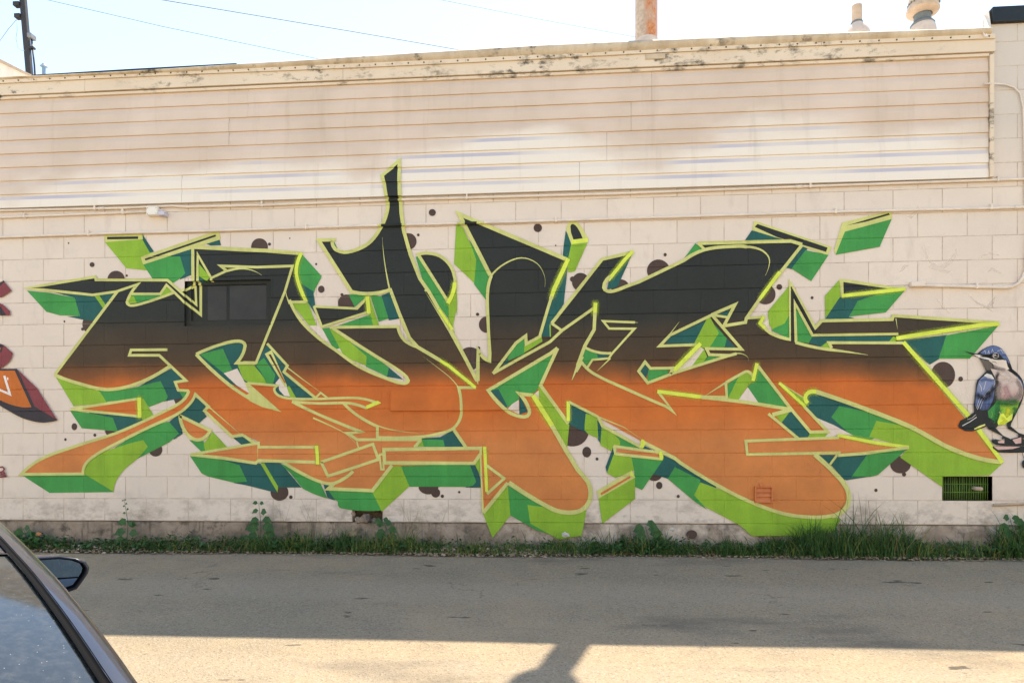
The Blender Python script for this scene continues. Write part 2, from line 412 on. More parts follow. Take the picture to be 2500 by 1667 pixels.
def verge_z(x, y):
    k = (y - ROAD_Y) / 0.3
    edge = 0.012 * mn.noise((x * 5, 1, 0))
    return -0.012 + 0.055 * max(0, min(1, k * 2.2)) + edge * min(1, max(0, k * 3)) + 0.02 * mn.noise((x * 7, y * 7, 2)) * max(0, min(1, k * 2))
vo = sheet('verge', vx, vy, verge_z, MATS['soil'])
for v in vo.data.vertices:                       # ragged edge where soil creeps over the asphalt
    if v.co.y < -0.23:
        v.co.y += 0.03 * mn.noise((v.co.x * 2.3, 4, 0)) + 0.018 * mn.noise((v.co.x * 9, 2, 0))
        if v.co.y < -0.25: v.co.z = SLOPE * (v.co.y - ROAD_Y) + 0.002

# unseen cream building, added behind the viewer to bounce warm light onto the wall
plain('stucco_cream', (240, 222, 196), rough=0.9, var=0.06, scale=2, bump=0.3)
OPP = empty('bounce_building', (0, -17, -1.8)); tag(OPP, 'unseen cream building added across the lane to bounce warm light', 'building')
box('bounce_facade', -22, 22, -24, -16.5, -1.9, 5.2, MATS['stucco_cream'], OPP)
# ------------------------------------------------------------------ the building
BLD = empty('block_building', (-1, 0.1, 0))
tag(BLD, 'whitewashed concrete block building with cream lap siding under its roof edge', 'building')
XL, XR, XC = -8.4, 6.5, 3.515                    # wall ends, corner where the siding stops
PITCH, CH, Z0 = 0.403, 0.2032, 0.2736
WIN = (-3.553, -2.735, 2.06, 2.475); WIN_D = 0.05
VENT = (3.129, 3.532, 0.4768, 0.68)
PATCH = (-1.621, -0.469, 1.268, 1.454)
SID_Z0, SID_H, SID_N = 3.187, 0.1265, 8
SID_TOP = SID_Z0 + SID_H * SID_N
HOLE = (-1.98, -1.70, 0.2736, 0.385)
def course_shift(k): return 3.129 if k % 2 else 3.129 + PITCH / 2
JW, JD = 0.0046, 0.005
# core of the wall, set back behind the block faces: the mortar
bm = bmesh.new()
def core(x0, x1, z0, z1): add_box(bm, x0, x1, 0.0018, 0.25, z0, z1)
core(XL, WIN[0], 0.272, SID_TOP); core(WIN[1], XC, 0.685, SID_TOP); core(WIN[0], WIN[1], 0.272, WIN[2]); core(WIN[0], WIN[1], WIN[3], SID_TOP)
core(WIN[1] , HOLE[0], 0.272, 0.685); core(HOLE[1], VENT[0], 0.272, 0.685); core(HOLE[0], HOLE[1], HOLE[3], 0.685)
core(VENT[0], XC, 0.272, 0.4768); core(XC, XR, 0.272, 0.4768); core(XC, XR, 0.685, 4.49); core(VENT[1], XR, 0.4768, 0.685)
add_box(bm, VENT[0] - 0.1, VENT[1] + 0.1, 0.17, 0.26, 0.4, 0.75)
WALL = link('wall', mesh_of(bm, 'wall'), MATS['mortar'], BLD)
box('wall_backing', XL, XR, 0.26, 8.0, -0.3, 4.36, MATS['grey_wall'], BLD)
def block_mesh(w, h, name='block'):
    b = 0.0025; y0, y1 = 0.0, 0.05
    V = [(b, y0, b), (w - b, y0, b), (w - b, y0, h - b), (b, y0, h - b), (0, y0 + b, 0), (w, y0 + b, 0), (w, y0 + b, h), (0, y0 + b, h), (0, y1, 0), (w, y1, 0), (w, y1, h), (0, y1, h)]
    Fc = [(0, 1, 2, 3), (4, 5, 1, 0), (5, 6, 2, 1), (6, 7, 3, 2), (7, 4, 0, 3), (8, 9, 5, 4), (9, 10, 6, 5), (10, 11, 7, 6), (11, 8, 4, 7)]
    return pyd(name, V, Fc)
def cut(rects, hole):
    out = []
    hx0, hx1, hz0, hz1 = hole
    for (x0, x1, z0, z1) in rects:
        if x1 <= hx0 + 1e-4 or x0 >= hx1 - 1e-4 or z1 <= hz0 + 1e-4 or z0 >= hz1 - 1e-4: out.append((x0, x1, z0, z1)); continue
        if x0 < hx0: out.append((x0, hx0, z0, z1))
        if x1 > hx1: out.append((hx1, x1, z0, z1))
        a, b = max(x0, hx0), min(x1, hx1)
        if z1 > hz1: out.append((a, b, hz1, z1))
        if z0 < hz0: out.append((a, b, z0, hz0))
    return [r for r in out if r[1] - r[0] > 0.02 and r[3] - r[2] > 0.02]
rects = []
for k in range(0, 21):
    z0 = Z0 + CH * k; z1 = z0 + CH
    sh = course_shift(k)
    for i in range(-30, 10):
        x0 = sh + PITCH * i; x1 = x0 + PITCH
        if x1 < XL or x0 > XR: continue
        if z0 > SID_Z0 + 0.02:
            if x1 < XC + 0.02: continue
            x0 = max(x0, XC - 0.01)
        zt = min(z1, 4.488)
        if zt - z0 < 0.03: continue
        rr = [(x0, x1, z0, zt)]
        for h in (WIN, VENT, HOLE): rr = cut(rr, h)
        rects += rr
def in_view(r):
    d = Vector(((r[0] + r[1]) / 2, 0, (r[2] + r[3]) / 2)) - CAM
    s, c = math.sin(YAW), math.cos(YAW); dep = -s * d.x + c * d.y; px = CX + F_PX * (c * d.x + s * d.y) / dep; py = HOR - F_PX * d.z / dep
    return -30 < px < 2530 and -30 < py < 1700
vis = sorted([r for r in rects if in_view(r)], key=lambda r: -(r[1] - r[0]) * (r[3] - r[2]) * (1 + 0.03 * r[0]))
near, rest = vis[:300], vis[300:] + [r for r in rects if not in_view(r)]
cache = {}
random.seed(11)
def jit(): return random.uniform(0.0, 0.0012)
g = JW / 2
for r in near:
    key = (round(r[1] - r[0], 4), round(r[3] - r[2], 4))
    if key not in cache: cache[key] = block_mesh(key[0] - JW, key[1] - JW * 0.8)
    o = link('block', cache[key], MATS['wall_paint'], WALL); o.location = (r[0] + g, jit(), r[2] + g * 0.8)
V, Fc = [], []
for r in rest:
    me = block_mesh(r[1] - r[0] - JW, r[3] - r[2] - JW * 0.8); n = len(V); j = jit()
    for v in me.vertices: V.append((v.co.x + r[0] + g, v.co.y + j, v.co.z + r[2] + g * 0.8))
    for p in me.polygons: Fc.append(tuple(i + n for i in p.vertices))
    bpy.data.meshes.remove(me)
tag(link('blocks', pyd('blocks', V, Fc), MATS['wall_paint'], WALL), kind='stuff')
# rendered patch that stands proud of the wall
def rough_slab(name, x0, x1, z0, z1, y_out, mat, parent, step=0.03, amp=0.002):
    nx = max(2, int((x1 - x0) / step)); nz = max(2, int((z1 - z0) / step)); V, Fc = [], []
    for j in range(nz + 1):
        for i in range(nx + 1):
            x = x0 + (x1 - x0) * i / nx; z = z0 + (z1 - z0) * j / nz
            V.append((x, y_out + amp * (1 + mn.noise((x * 12, z * 12, 5))), z))
    for j in range(nz):
        for i in range(nx):
            a = j * (nx + 1) + i; Fc.append((a, a + 1, a + nx + 2, a + nx + 1))
    b = len(V)
    for (x, z) in ((x0, z0), (x1, z0), (x1, z1), (x0, z1)): V.append((x, y_out, z)); V.append((x, 0.02, z))
    for k in range(4):
        p, q = b + 2 * k, b + 2 * ((k + 1) % 4); Fc.append((p, p + 1, q + 1, q))
    return link(name, pyd(name, V, Fc, False), mat, parent)
rough_slab('render_patch', PATCH[0] + 0.002, PATCH[1] - 0.002, PATCH[2] + 0.002, PATCH[3] - 0.002, -0.0195, MATS['orange_enamel'], WALL)
# foundation strip
nx = 260; V, Fc = [], []
zs = [-0.2, 0.0, 0.06, 0.11, 0.16, 0.2, 0.235, 0.262, 0.268]
for j, z in enumerate(zs):
    for i in range(nx + 1):
        x = XL + (XR - XL) * i / nx
        y = 0.006 + 0.010 * (1 + mn.noise((x * 3, z * 9, 1))) * 0.6 + 0.005 * mn.noise((x * 14, z * 20, 3)) + (0.012 if j == len(zs) - 1 else 0)
        V.append((x, max(0.003, y) if j < len(zs) - 1 else 0.03, z))
for j in range(len(zs) - 1):
    for i in range(nx):
        a = j * (nx + 1) + i; Fc.append((a, a + 1, a + nx + 2, a + nx + 1))
link('foundation', pyd('foundation', V, Fc, True), MATS['foundation'], BLD)
# broken corner of a block at the foot of the wall
bm = bmesh.new(); add_box(bm, HOLE[0] - 0.02, HOLE[1] + 0.02, 0.09, 0.2, 0.2, HOLE[3] + 0.02)
link('broken_cavity', mesh_of(bm), MATS['soil'], BLD)
for i, (x, z, s) in enumerate(((-1.93, 0.285, 0.035), (-1.86, 0.30, 0.05), (-1.78, 0.28, 0.03), (-1.985, 0.34, 0.03))):
    bm = bmesh.new(); bmesh.ops.create_icosphere(bm, subdivisions=2, radius=s)
    for v in bm.verts: v.co *= 1 + 0.35 * mn.noise(v.co * 30 + Vector((i * 5, 0, 0)))
    bmesh.ops.translate(bm, verts=bm.verts, vec=(x, 0.03, z)); link('rubble', mesh_of(bm), MATS['foundation'], BLD)

# boarded window, painted over with the mural
wx0, wx1, wz0, wz1 = WIN
WN = link('window', pyd('window', [(wx0, WIN_D, wz0), (wx1, WIN_D, wz0), (wx1, WIN_D, wz1), (wx0, WIN_D, wz1), (wx0, 0.0, wz0), (wx1, 0.0, wz0), (wx1, 0.0, wz1), (wx0, 0.0, wz1)],
          [(0, 1, 2, 3), (4, 5, 1, 0), (5, 6, 2, 1), (6, 7, 3, 2), (7, 4, 0, 3)]), MATS['paint_fl'], BLD)
FRW = 0.055
bmf = bmesh.new()
for a in ((wx0, wx1, wz0, wz0 + FRW), (wx0, wx1, wz1 - FRW * 0.6, wz1), (wx0, wx0 + FRW * 0.9, wz0 + FRW, wz1 - FRW * 0.6), (wx1 - FRW, wx1, wz0 + FRW, wz1 - FRW * 0.6)):
    add_box(bmf, a[0], a[1], WIN_D - 0.018, WIN_D, a[2], a[3])
link('frame', mesh_of(bmf), MATS['paint_fl'], WN)
mx = wx0 + 0.395
box('mullion', mx - 0.008, mx + 0.008, WIN_D - 0.013, WIN_D, wz0 + FRW, wz1 - FRW * 0.6, MATS['paint_fl'], WN)
for (p0, p1) in ((wx0 + 0.20, mx - 0.012), (mx + 0.012, wx1 - FRW - 0.004)):
    box('pane', p0, p1, WIN_D - 0.0135, WIN_D, wz0 + FRW + 0.004, wz1 - FRW * 0.6 - 0.006, MATS['pane_board'], WN, 0.002)
box('sill', wx0 - 0.004, wx1 + 0.004, -0.006, 0.03, wz0 - 0.016, wz0 + 0.003, MATS['paint_fl'], WN, 0.004)

# siding
def prot(t):                                      # Dutch lap profile of one course: how far it stands out
    if t < 0.58: return 0.034 - 0.002 * t / 0.58
    return 0.032 - 0.009 * min(1.0, (t - 0.58) / 0.30)
PROF_T = [0.0, 0.30, 0.56, 0.60, 0.74, 0.86, 0.90, 1.0]
SID = box('siding_backer', XL, XC - 0.02, -0.012, -0.001, SID_Z0 + 0.01, 4.33, MATS['dark_void'], BLD)
def panel_mesh(x0, x1, row, dy):
    pr = []
    for c in range(2):
        z0 = SID_Z0 + SID_H * (2 * row + c)
        pr.append((-0.0145, z0 + 0.001)); 
        for t in PROF_T: pr.append((-prot(t) - dy, z0 + 0.001 + t * SID_H * 0.999))
    n = len(pr); V = [(x, y, z) for x in (x0, x1) for (y, z) in pr]
    Fc = [(i, i + n, i + n + 1, i + 1) for i in range(n - 1)]
    Fc.append(tuple(range(n))); Fc.append(tuple(range(2 * n - 1, n - 1, -1)))
    return pyd('siding_panel', V, Fc)
seams = [at_y(448, 470).x, at_y(509, 405).x, at_y(563, 342).x, at_y(609, 282).x]
for row in range(4):
    cuts = [XL, seams[row] - 3.63 if seams[row] - 3.63 > XL else None, seams[row], seams[row] + 3.63, XC - 0.03]
    cuts = sorted(c for c in cuts if c is not None and c <= XC)
    for i in range(len(cuts) - 1):
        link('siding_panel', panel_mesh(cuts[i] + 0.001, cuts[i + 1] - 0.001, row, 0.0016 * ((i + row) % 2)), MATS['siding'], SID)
bm = bmesh.new(); add_box(bm, XC - 0.028, XC + 0.004, -0.052, 0.0, SID_Z0, SID_TOP + 0.01, 0.003)
link('corner_trim', mesh_of(bm), MATS['trim'], SID)
box('siding_channel', XL, XC - 0.029, -0.044, -0.0185, SID_TOP + 0.0015, SID_TOP + 0.026, MATS['trim'], SID, 0.002)
# trim boards above the siding (butt joints between lengths)
tz0, tz1 = SID_TOP + 0.032, 4.345
tj = [XL, at_y(217, 230).x, at_y(842, 200).x, XC + 0.012]
for i in range(3):
    box('trim_board', tj[i] + 0.001, tj[i + 1] - 0.001, -0.058, -0.0185, tz0 + (0.002 if i == 1 else 0), tz1, MATS['trim'], SID, 0.002)
# roof edge: rolled membrane over the wall top
RE_PROF = [(-0.050, 4.352), (-0.066, 4.362), (-0.084, 4.385), (-0.092, 4.41), (-0.088, 4.436), (-0.070, 4.455), (-0.035, 4.463), (0.05, 4.462), (0.30, 4.455)]
nx = 130; V, Fc = [], []
for i in range(nx + 1):
    x = XL + (XC - 0.03 - XL) * i / nx
    for j, (y, z) in enumerate(RE_PROF):
        w = 0.006 * mn.noise((x * 0.9, j * 0.4, 2)) + 0.003 * mn.noise((x * 5, j, 7))
        dip = 0.066 * min(1.0, max(0, (-0.3 - x) / 4.0)) + 0.030 * math.exp(-((x - 3.6) / 1.6) ** 2)
        V.append((x, y + w * 0.7, z + w * (0.3 if j < 2 else 1) - dip * max(0.0, min(1.0, (z - 4.362) / 0.09))))
n = len(RE_PROF)
for i in range(nx):
    for j in range(n - 1):
        a = i * n + j; Fc.append((a, a + n, a + n + 1, a + 1))
RED = link('roof_edge', pyd('roof_edge', V, Fc, True), MATS['fascia'], BLD)
# termination bar with its screws
def bar_z(x):
    return 4.354 - 0.004 * math.exp(-((x + 4.9) / 0.9) ** 2) + 0.006 * math.sin(x * 1.1)
def ribbon_box(name, x0, x1, hz, y0, y1, mat, parent, zf):
    k = max(2, int((x1 - x0) / 0.15)); V, Fc = [], []
    for i in range(k + 1):
        x = x0 + (x1 - x0) * i / k; z = zf(x)
        V += [(x, y0, z - hz), (x, y0, z + hz), (x, y1, z + hz), (x, y1, z - hz)]
    for i in range(k):
        a = 4 * i
        for j in range(4): Fc.append((a + j, a + (j + 1) % 4, a + 4 + (j + 1) % 4, a + 4 + j))
    Fc.append((3, 2, 1, 0)); Fc.append((4 * k, 4 * k + 1, 4 * k + 2, 4 * k + 3))
    return link(name, pyd(name, V, Fc), mat, parent)
bj = [XL, at_y(347, 195).x, at_y(1140, 155).x, at_y(1999, 126).x, XC + 0.004]
sc_me = None
for i in range(4):
    b = ribbon_box('termination_bar', bj[i] + 0.0015, bj[i + 1] - 0.0015, 0.0185, -0.0715, -0.0635, MATS['trim'], BLD, bar_z)
    x = bj[i] + 0.02
    while x < bj[i + 1]:
        if sc_me is None:
            bm = bmesh.new(); bmesh.ops.create_cone(bm, cap_ends=True, segments=8, radius1=0.0075, radius2=0.005, depth=0.006, matrix=Matrix.Rotation(R(90), 4, 'X')); sc_me = mesh_of(bm, 'screw')
        if x > -6:
            s = link('screw', sc_me, MATS['screw_grey'], b); s.location = (x, -0.0745, bar_z(x))
        x += 0.148 + random.uniform(-0.01, 0.01)
box('flashing_flap', at_y(1574, 150).x, at_y(1622, 150).x, -0.0665, -0.0585, 4.29, 4.336, MATS['fascia'], BLD, 0.002)
box('roof', XL, XC - 0.03, 0.29, 8.0, 4.361, 4.445, MATS['white_membrane'], BLD)
# taller wall at the right with a dark metal coping
box('side_parapet', XC + 0.005, XR, 0.2505, 8.0, 4.362, 4.489, MATS['grey_wall'], BLD)
box('coping', XC + 0.003, XR, -0.035, 0.30, 4.49, 4.618, MATS['coping_dark'], BLD, 0.006)
c0 = [at_y(2371, 66, 0.1), at_y(2402, 30, 0.1), at_y(2414, 26, 0.0), at_y(2419, 60, -0.03), at_y(2418, 90, -0.06), at_y(2405, 90, -0.09), at_y(2398, 75, -0.09)]
V = c0 + [Vector((p.x + 0.01, 0.5, p.z)) for p in c0]; n = len(c0)
link('flashing_upturn', pyd('flashing_upturn', V, [tuple(range(n)), tuple(range(2 * n - 1, n - 1, -1))] + [(i, (i + 1) % n, n + (i + 1) % n, n + i) for i in range(n)]), MATS['white_membrane'], BLD)

# ------------------------------------------------------------------ conduits, boxes, vents on the wall
def conduit(label, pts, rad, straps, group='painted conduits on the block wall', couplings=()):
    t = empty('conduit', pts[0]); tag(t, label, 'conduit', group)
    link('pipe', tube_mesh('pipe', pts, rad, 10), MATS['conduit'], t)
    for (x, y, z) in straps:
        bm = bmesh.new(); add_box(bm, x - 0.008, x + 0.008, y - rad - 0.003, 0.0, z - rad - 0.004, z + rad + 0.022, 0.002)
        link('strap', mesh_of(bm), MATS['conduit'], t)
    for (x, y, z) in couplings:
        link('coupling', tube_mesh('coupling', [(x - 0.03, y, z), (x + 0.03, y, z)], rad * 1.35, 10), MATS['conduit'], t)
    return t
cy = -0.018
def line(px0, py0, px1, py1, k=2, sag=0.0, y=cy):
    a, b = at_y(px0, py0, y), at_y(px1, py1, y)
    return [a.lerp(b, i / k) + Vector((0, 0, -sag * math.sin(math.pi * i / k) + 0.003 * mn.noise((i * 1.7, px0, 0)))) for i in range(k + 1)]
A_pts = [at_y(-330, 521, cy), at_y(0, 514, cy), at_y(300, 508, cy), at_y(420, 502.5, cy), at_y(455, 505, cy), at_y(640, 501, cy), at_y(1000, 487, cy), at_y(1500, 473, cy), at_y(2000, 454, cy), at_y(2500, 437, cy), at_y(2560, 435, cy)]
conduit('upper painted conduit running the full width just under the siding', A_pts, 0.011, [tuple(at_y(x, y, cy)) for x, y in ((232, 509.5), (640, 501), (1140, 483), (1978, 455), (2436, 439.5))],
        couplings=[tuple(at_y(1950, 456, cy)), tuple(at_y(248, 509, cy))])
conduit('short painted conduit leading into the white junction box', [at_y(-330, 541, cy), at_y(0, 531, cy), at_y(180, 524, cy), at_y(359, 517, cy)], 0.010, [tuple(at_y(60, 528.8, cy)), tuple(at_y(300, 519.4, cy))])
C_pts = [at_y(-330, 586, cy), at_y(0, 579, cy), at_y(260, 570, cy), at_y(500, 564, cy), at_y(900, 551, cy), at_y(1250, 542, cy), at_y(1600, 531, cy), at_y(2000, 518.5, cy), at_y(2470, 507, cy), at_y(2560, 504, cy)]
CC = conduit('lower painted conduit crossed by the tall black spire of the mural', C_pts, 0.011, [tuple(at_y(x, y, cy)) for x, y in ((216, 572), (747, 556), (1357, 538.5), (2040, 517.5), (2420, 508))],
        couplings=[tuple(at_y(2485, 506.2, cy))])
D_pts = [at_y(2222, 696, cy), at_y(2300, 698, cy), at_y(2452, 702, cy), at_y(2470, 700, cy), at_y(2486, 692, cy), at_y(2497, 678, cy), at_y(2504, 660, cy), at_y(2512, 560, cy), at_y(2514, 508, cy)]
DD = conduit('painted conduit that bends upward at the right edge of the wall', D_pts, 0.013, [tuple(at_y(2384, 700, cy))])
bm = bmesh.new(); a = at_y(2219, 690, 0); b = at_y(2254, 702, 0)
add_box(bm, a.x, b.x, -0.045, 0.0, b.z, a.z, 0.008); link('end_fitting', mesh_of(bm), MATS['conduit'], DD)
cab = empty('cable', at_y(2403, 206, -0.06)); tag(cab, 'thin cable curving down the grey wall from the siding corner', 'cable')
link('cable_run', tube_mesh('c', [at_y(2403, 206, -0.056), at_y(2420, 204, -0.05), at_y(2450, 206, -0.02), at_y(2475, 213, -0.014), at_y(2490, 228, -0.014), at_y(2498, 262, -0.014), at_y(2500, 330, -0.014), at_y(2503, 500, -0.014)], 0.007, 8), MATS['conduit'], cab)
jb = empty('junction_box', at_y(372, 525)); tag(jb, 'white junction box with photocell under the siding at left', 'junction box')
a, b = at_y(358, 506, -0.05), at_y(385, 524.5, -0.05)
bm = bmesh.new(); add_box(bm, a.x, b.x, -0.055, 0.0, b.z, a.z, 0.003); J = link('box_body', mesh_of(bm), MATS['white_plastic'], jb)
for (u, v) in ((0.12, 0.15), (0.88, 0.15), (0.12, 0.85), (0.88, 0.85)):
    link('screw', tube_mesh('s', [(a.x + (b.x - a.x) * u, -0.0575, b.z + (a.z - b.z) * v), (a.x + (b.x - a.x) * u, -0.054, b.z + (a.z - b.z) * v)], 0.003, 6), MATS['screw_grey'], J)
a, b = at_y(389, 518, -0.05), at_y(404, 527, -0.05)
bm = bmesh.new(); add_box(bm, a.x, b.x, -0.075, -0.01, b.z, a.z, 0.004); link('sensor', mesh_of(bm), MATS['sensor_lilac'], jb)
p = at_y(393.5, 515, -0.03); bm = bmesh.new(); bmesh.ops.create_uvsphere(bm, u_segments=12, v_segments=8, radius=0.014, matrix=Matrix.Translation(p)); link('swivel', mesh_of(bm, smooth=True), MATS['sensor_lilac'], jb)
# dryer vent painted orange
a, b = at_y(1841, 1186), at_y(1885, 1227)
dv = empty('wall_vent', (a.x, 0, b.z)); tag(dv, 'small louvred wall vent painted orange in the lowest letter', 'vent')
bm = bmesh.new(); fw = 0.013
for q in ((a.x, b.x, a.z - fw, a.z), (a.x, b.x, b.z, b.z + fw), (a.x, a.x + fw, b.z + fw, a.z - fw), (b.x - fw, b.x, b.z + fw, a.z - fw)): add_box(bm, q[0], q[1], -0.03, 0.0, q[2], q[3], 0.002)
link('vent_frame', mesh_of(bm), MATS['orange_enamel'], dv)
h = (a.z - b.z - 2 * fw) / 3
for i in range(3):
    z0 = b.z + fw + h * i
    link('slat', pyd('slat', [(a.x + fw, -0.024, z0), (b.x - fw, -0.024, z0), (b.x - fw, -0.010, z0 + h), (a.x + fw, -0.010, z0 + h), (a.x + fw, -0.010, z0), (b.x - fw, -0.010, z0)], [(0, 1, 2, 3), (0, 4, 5, 1)]), MATS['orange_enamel'], dv)
link('vent_knob', lathe_mesh('k', [(0.0, 0), (0.016, 0), (0.016, 0.01), (0.008, 0.014), (0, 0.014)], 0, 0, 12), MATS['orange_enamel'], dv)
k = bpy.data.objects['vent_knob']; k.rotation_euler = (R(90), 0, 0); k.location = ((a.x + b.x) / 2 - 0.02, -0.008, a.z + 0.012)
# foundation vent with grille and pipe stub
x0, x1, z0, z1 = VENT
fv = empty('foundation_vent', (x0, 0, z0)); tag(fv, 'dark grated block opening with a pale pipe stub at right', 'vent')
link('vent_recess', pyd('vr', [(x0, 0.16, z0), (x1, 0.16, z0), (x1, 0.16, z1), (x0, 0.16, z1), (x0, 0.001, z0), (x1, 0.001, z0), (x1, 0.001, z1), (x0, 0.001, z1)], [(0, 1, 2, 3), (4, 5, 1, 0), (5, 6, 2, 1), (6, 7, 3, 2), (7, 4, 0, 3)]), MATS['vent_inner'], fv)
random.seed(4)
for i in range(21):
    x = x0 + 0.012 + (x1 - x0 - 0.024) * i / 20
    link('grille_bar', tube_mesh('gb', [(x, 0.05, z0 + 0.002), (x + random.uniform(-0.004, 0.004), 0.05 + random.uniform(-0.004, 0.004), z1 - 0.002)], 0.0035, 5), MATS['grille_green'], fv)
for z in (z0 + 0.07, z0 + 0.14): link('grille_bar', tube_mesh('gb', [(x0 + 0.004, 0.046, z), (x1 - 0.004, 0.046, z)], 0.0035, 5), MATS['grille_green'], fv)
link('pipe_stub', tube_mesh('ps', [at_y(2372, 1190, 0.1), at_y(2380, 1192, 0.03), at_y(2396, 1193.5, -0.03)], 0.017, 12), MATS['vent_cream'], fv)
pp = empty('drain_pipe', at_y(2425, 1233, -0.02)); tag(pp, 'pale plastic pipe lying along the wall beside the foundation vent', 'pipe')
link('pipe', tube_mesh('p', [at_y(2426, 1232.5, -0.022), at_y(2500, 1229, -0.022), at_y(2600, 1225, -0.022)], 0.0125, 12), MATS['vent_cream'], pp)

# ------------------------------------------------------------------ roof furniture
cyl_y = 0.2
ch = empty('chimney_pipe', at_y(1580, 105, cyl_y)); tag(ch, 'rust-streaked flue pipe standing on the roof edge', 'chimney')
b = at_y(1580, 100, cyl_y); r0 = (at_y(1607, 60, cyl_y).x - at_y(1551, 60, cyl_y).x) / 2
cxp = at_y(1578, 60, cyl_y).x
link('flue', lathe_mesh('flue', [(r0, 4.44), (r0 * 0.985, 4.7), (r0 * 0.97, 6.2)], cxp, cyl_y), MATS['rust'], ch)
link('flashing', lathe_mesh('fl', [(r0 * 1.22, 4.43), (r0 * 1.2, 4.5), (r0 * 1.07, 4.575), (r0 * 1.02, 4.60)], cxp + 0.005, cyl_y), MATS['vent_pink'], ch)
link('rain_cap', lathe_mesh('rc', [(r0 * 0.95, 6.08), (r0 * 1.6, 6.12), (r0 * 1.8, 6.2), (r0 * 1.8, 6.32), (r0 * 1.2, 6.45), (0.02, 6.5)], cxp, cyl_y), MATS['rust'], ch)
vy = 0.9
def rz(px, py): return at_y(px, py, vy)
def lat(name, rows, mat, parent, cpx):
    cx = rz(cpx, 50).x; prof = [((rz(cpx + w, 50).x - cx), rz(cpx, y).z) for (w, y) in rows]
    return link(name, lathe_mesh(name, prof, cx, vy), mat, parent)
v1 = empty('roof_vent', rz(2093, 90)); tag(v1, 'cream vent pipe with onion-shaped base on the roof at right', 'roof vent')
lat('vent_base', [(34, 110), (32, 90), (29, 80), (22, 68), (14, 60), (13, 57)], MATS['vent_pink'], v1, 2093)
lat('collar', [(14, 59), (15, 57), (13, 54)], MATS['lead_grey'], v1, 2092)
lat('neck', [(12.5, 57), (12.5, 15.5), (11, 15.5), (11, 25)], MATS['vent_cream'], v1, 2092)
v2 = empty('turbine_vent', rz(2253, 90)); tag(v2, 'round turbine roof vent with a flared skirt and grey neck', 'roof vent')
lat('vent_base', [(34, 110), (32, 82), (30, 70), (26, 62)], MATS['vent_pink'], v2, 2253)
lat('collar', [(26, 66), (29, 62), (24, 56), (20, 52)], MATS['lead_grey'], v2, 2252)
lat('neck', [(20, 58), (20, 30)], MATS['lead_grey'], v2, 2252)
lat('skirt', [(20, 34), (22, 38), (37, 32), (39, 28), (37, 20), (34, 13)], MATS['vent_cream'], v2, 2253)
lat('turbine_head', [(34, 12), (36, 8), (36, -4), (28, -22), (10, -32), (1, -33)], MATS['vent_cream'], v2, 2256)
for i in range(24):
    w = 2 * math.pi * i / 24; cx = rz(2255, 11).x; rr = rz(2291, 11).x - cx; z = rz(2255, 11.5).z
    bm = bmesh.new(); add_box(bm, -0.004, 0.004, -0.006, 0.006, -0.012, 0.012)
    o = link('fin', mesh_of(bm), MATS['lead_grey'], v2)
    o.matrix_parent_inverse = Matrix.Translation(-Vector(v2.location)); o.location = (cx + rr * math.cos(w), vy + rr * math.sin(w), z); o.rotation_euler = (0, 0, w + 0.6)
# background: pole, neighbour roof, curb, pipe, wires
py_ = 3.2
pole = empty('steel_pole', at_y(72, 184, py_)); tag(pole, 'dark leaning steel pole with brackets rising behind the roof', 'pole')
def prism(name, a, b, w, d, mat, parent):
    a, b = Vector(a), Vector(b); t = (b - a).normalized(); s = Vector((1, 0, 0)); s = (s - t * s.dot(t)).normalized() * w; q = t.cross(s).normalized() * d
    V = [a - s - q, a + s - q, a + s + q, a - s + q, b - s - q, b + s - q, b + s + q, b - s + q]
    return link(name, pyd(name, V, [(3, 2, 1, 0), (4, 5, 6, 7), (0, 1, 5, 4), (1, 2, 6, 5), (2, 3, 7, 6), (3, 0, 4, 7)]), mat, parent)
pw = (at_y(62.5, 50, py_).x - at_y(50, 50, py_).x) / 2
prism('shaft', at_y(75, 215, py_), at_y(55.5, -12, py_), pw, pw * 0.7, MATS['steel_dark'], pole)
for (x0, x1, y0, y1) in ((37, 52, 9, 18), (40, 54, 38, 47)):
    a = at_y(x0, y0, py_); b = at_y(x1, y1, py_); box('bracket', a.x, b.x, py_ - 0.05, py_ + 0.03, b.z, a.z, MATS['steel_dark'], pole, 0.006)
sp = empty('lamp_pipe', at_y(86, 184, py_)); tag(sp, 'slim conduit with a small lamp head beside the dark pole', 'lamp post')
link('stem', tube_mesh('st', [at_y(87, 215, py_), at_y(84, 160, py_), at_y(77, 95, py_)], 0.012, 8), MATS['steel_dark'], sp)
a = at_y(73, 86, py_); b = at_y(83, 96, py_); box('lamp_head', a.x, b.x, py_ - 0.06, py_ + 0.05, b.z, a.z, MATS['steel_grey'], sp, 0.008)
a = at_y(72, 116, py_); b = at_y(84, 120, py_); box('clamp', a.x, b.x, py_ - 0.03, py_ + 0.03, b.z, a.z, MATS['steel_dark'], sp, 0.004)
bp = empty('vent_stack', at_y(107, 182, 2.0)); tag(bp, 'small blue-grey vent stack just above the roof line at left', 'vent stack')
c = at_y(107, 170, 2.0); rr = at_y(111, 170, 2.0).x - c.x
link('stack', lathe_mesh('st', [(rr, at_y(107, 200, 2).z), (rr, at_y(107, 165, 2).z)], c.x, 2.0, 14), MATS['blue_pipe'], bp)
link('stack_cap', lathe_mesh('sc', [(rr * 1.1, at_y(107, 166, 2).z), (rr * 2.0, at_y(107, 163, 2).z), (rr * 1.2, at_y(107, 159, 2).z), (rr * 0.9, at_y(107, 156.5, 2).z)], c.x, 2.0, 14), MATS['blue_pipe'], bp)
cb = empty('roof_curb', at_y(330, 180, 1.4)); tag(cb, 'low dark roof curb showing above the left half of the roof edge', 'roof curb')
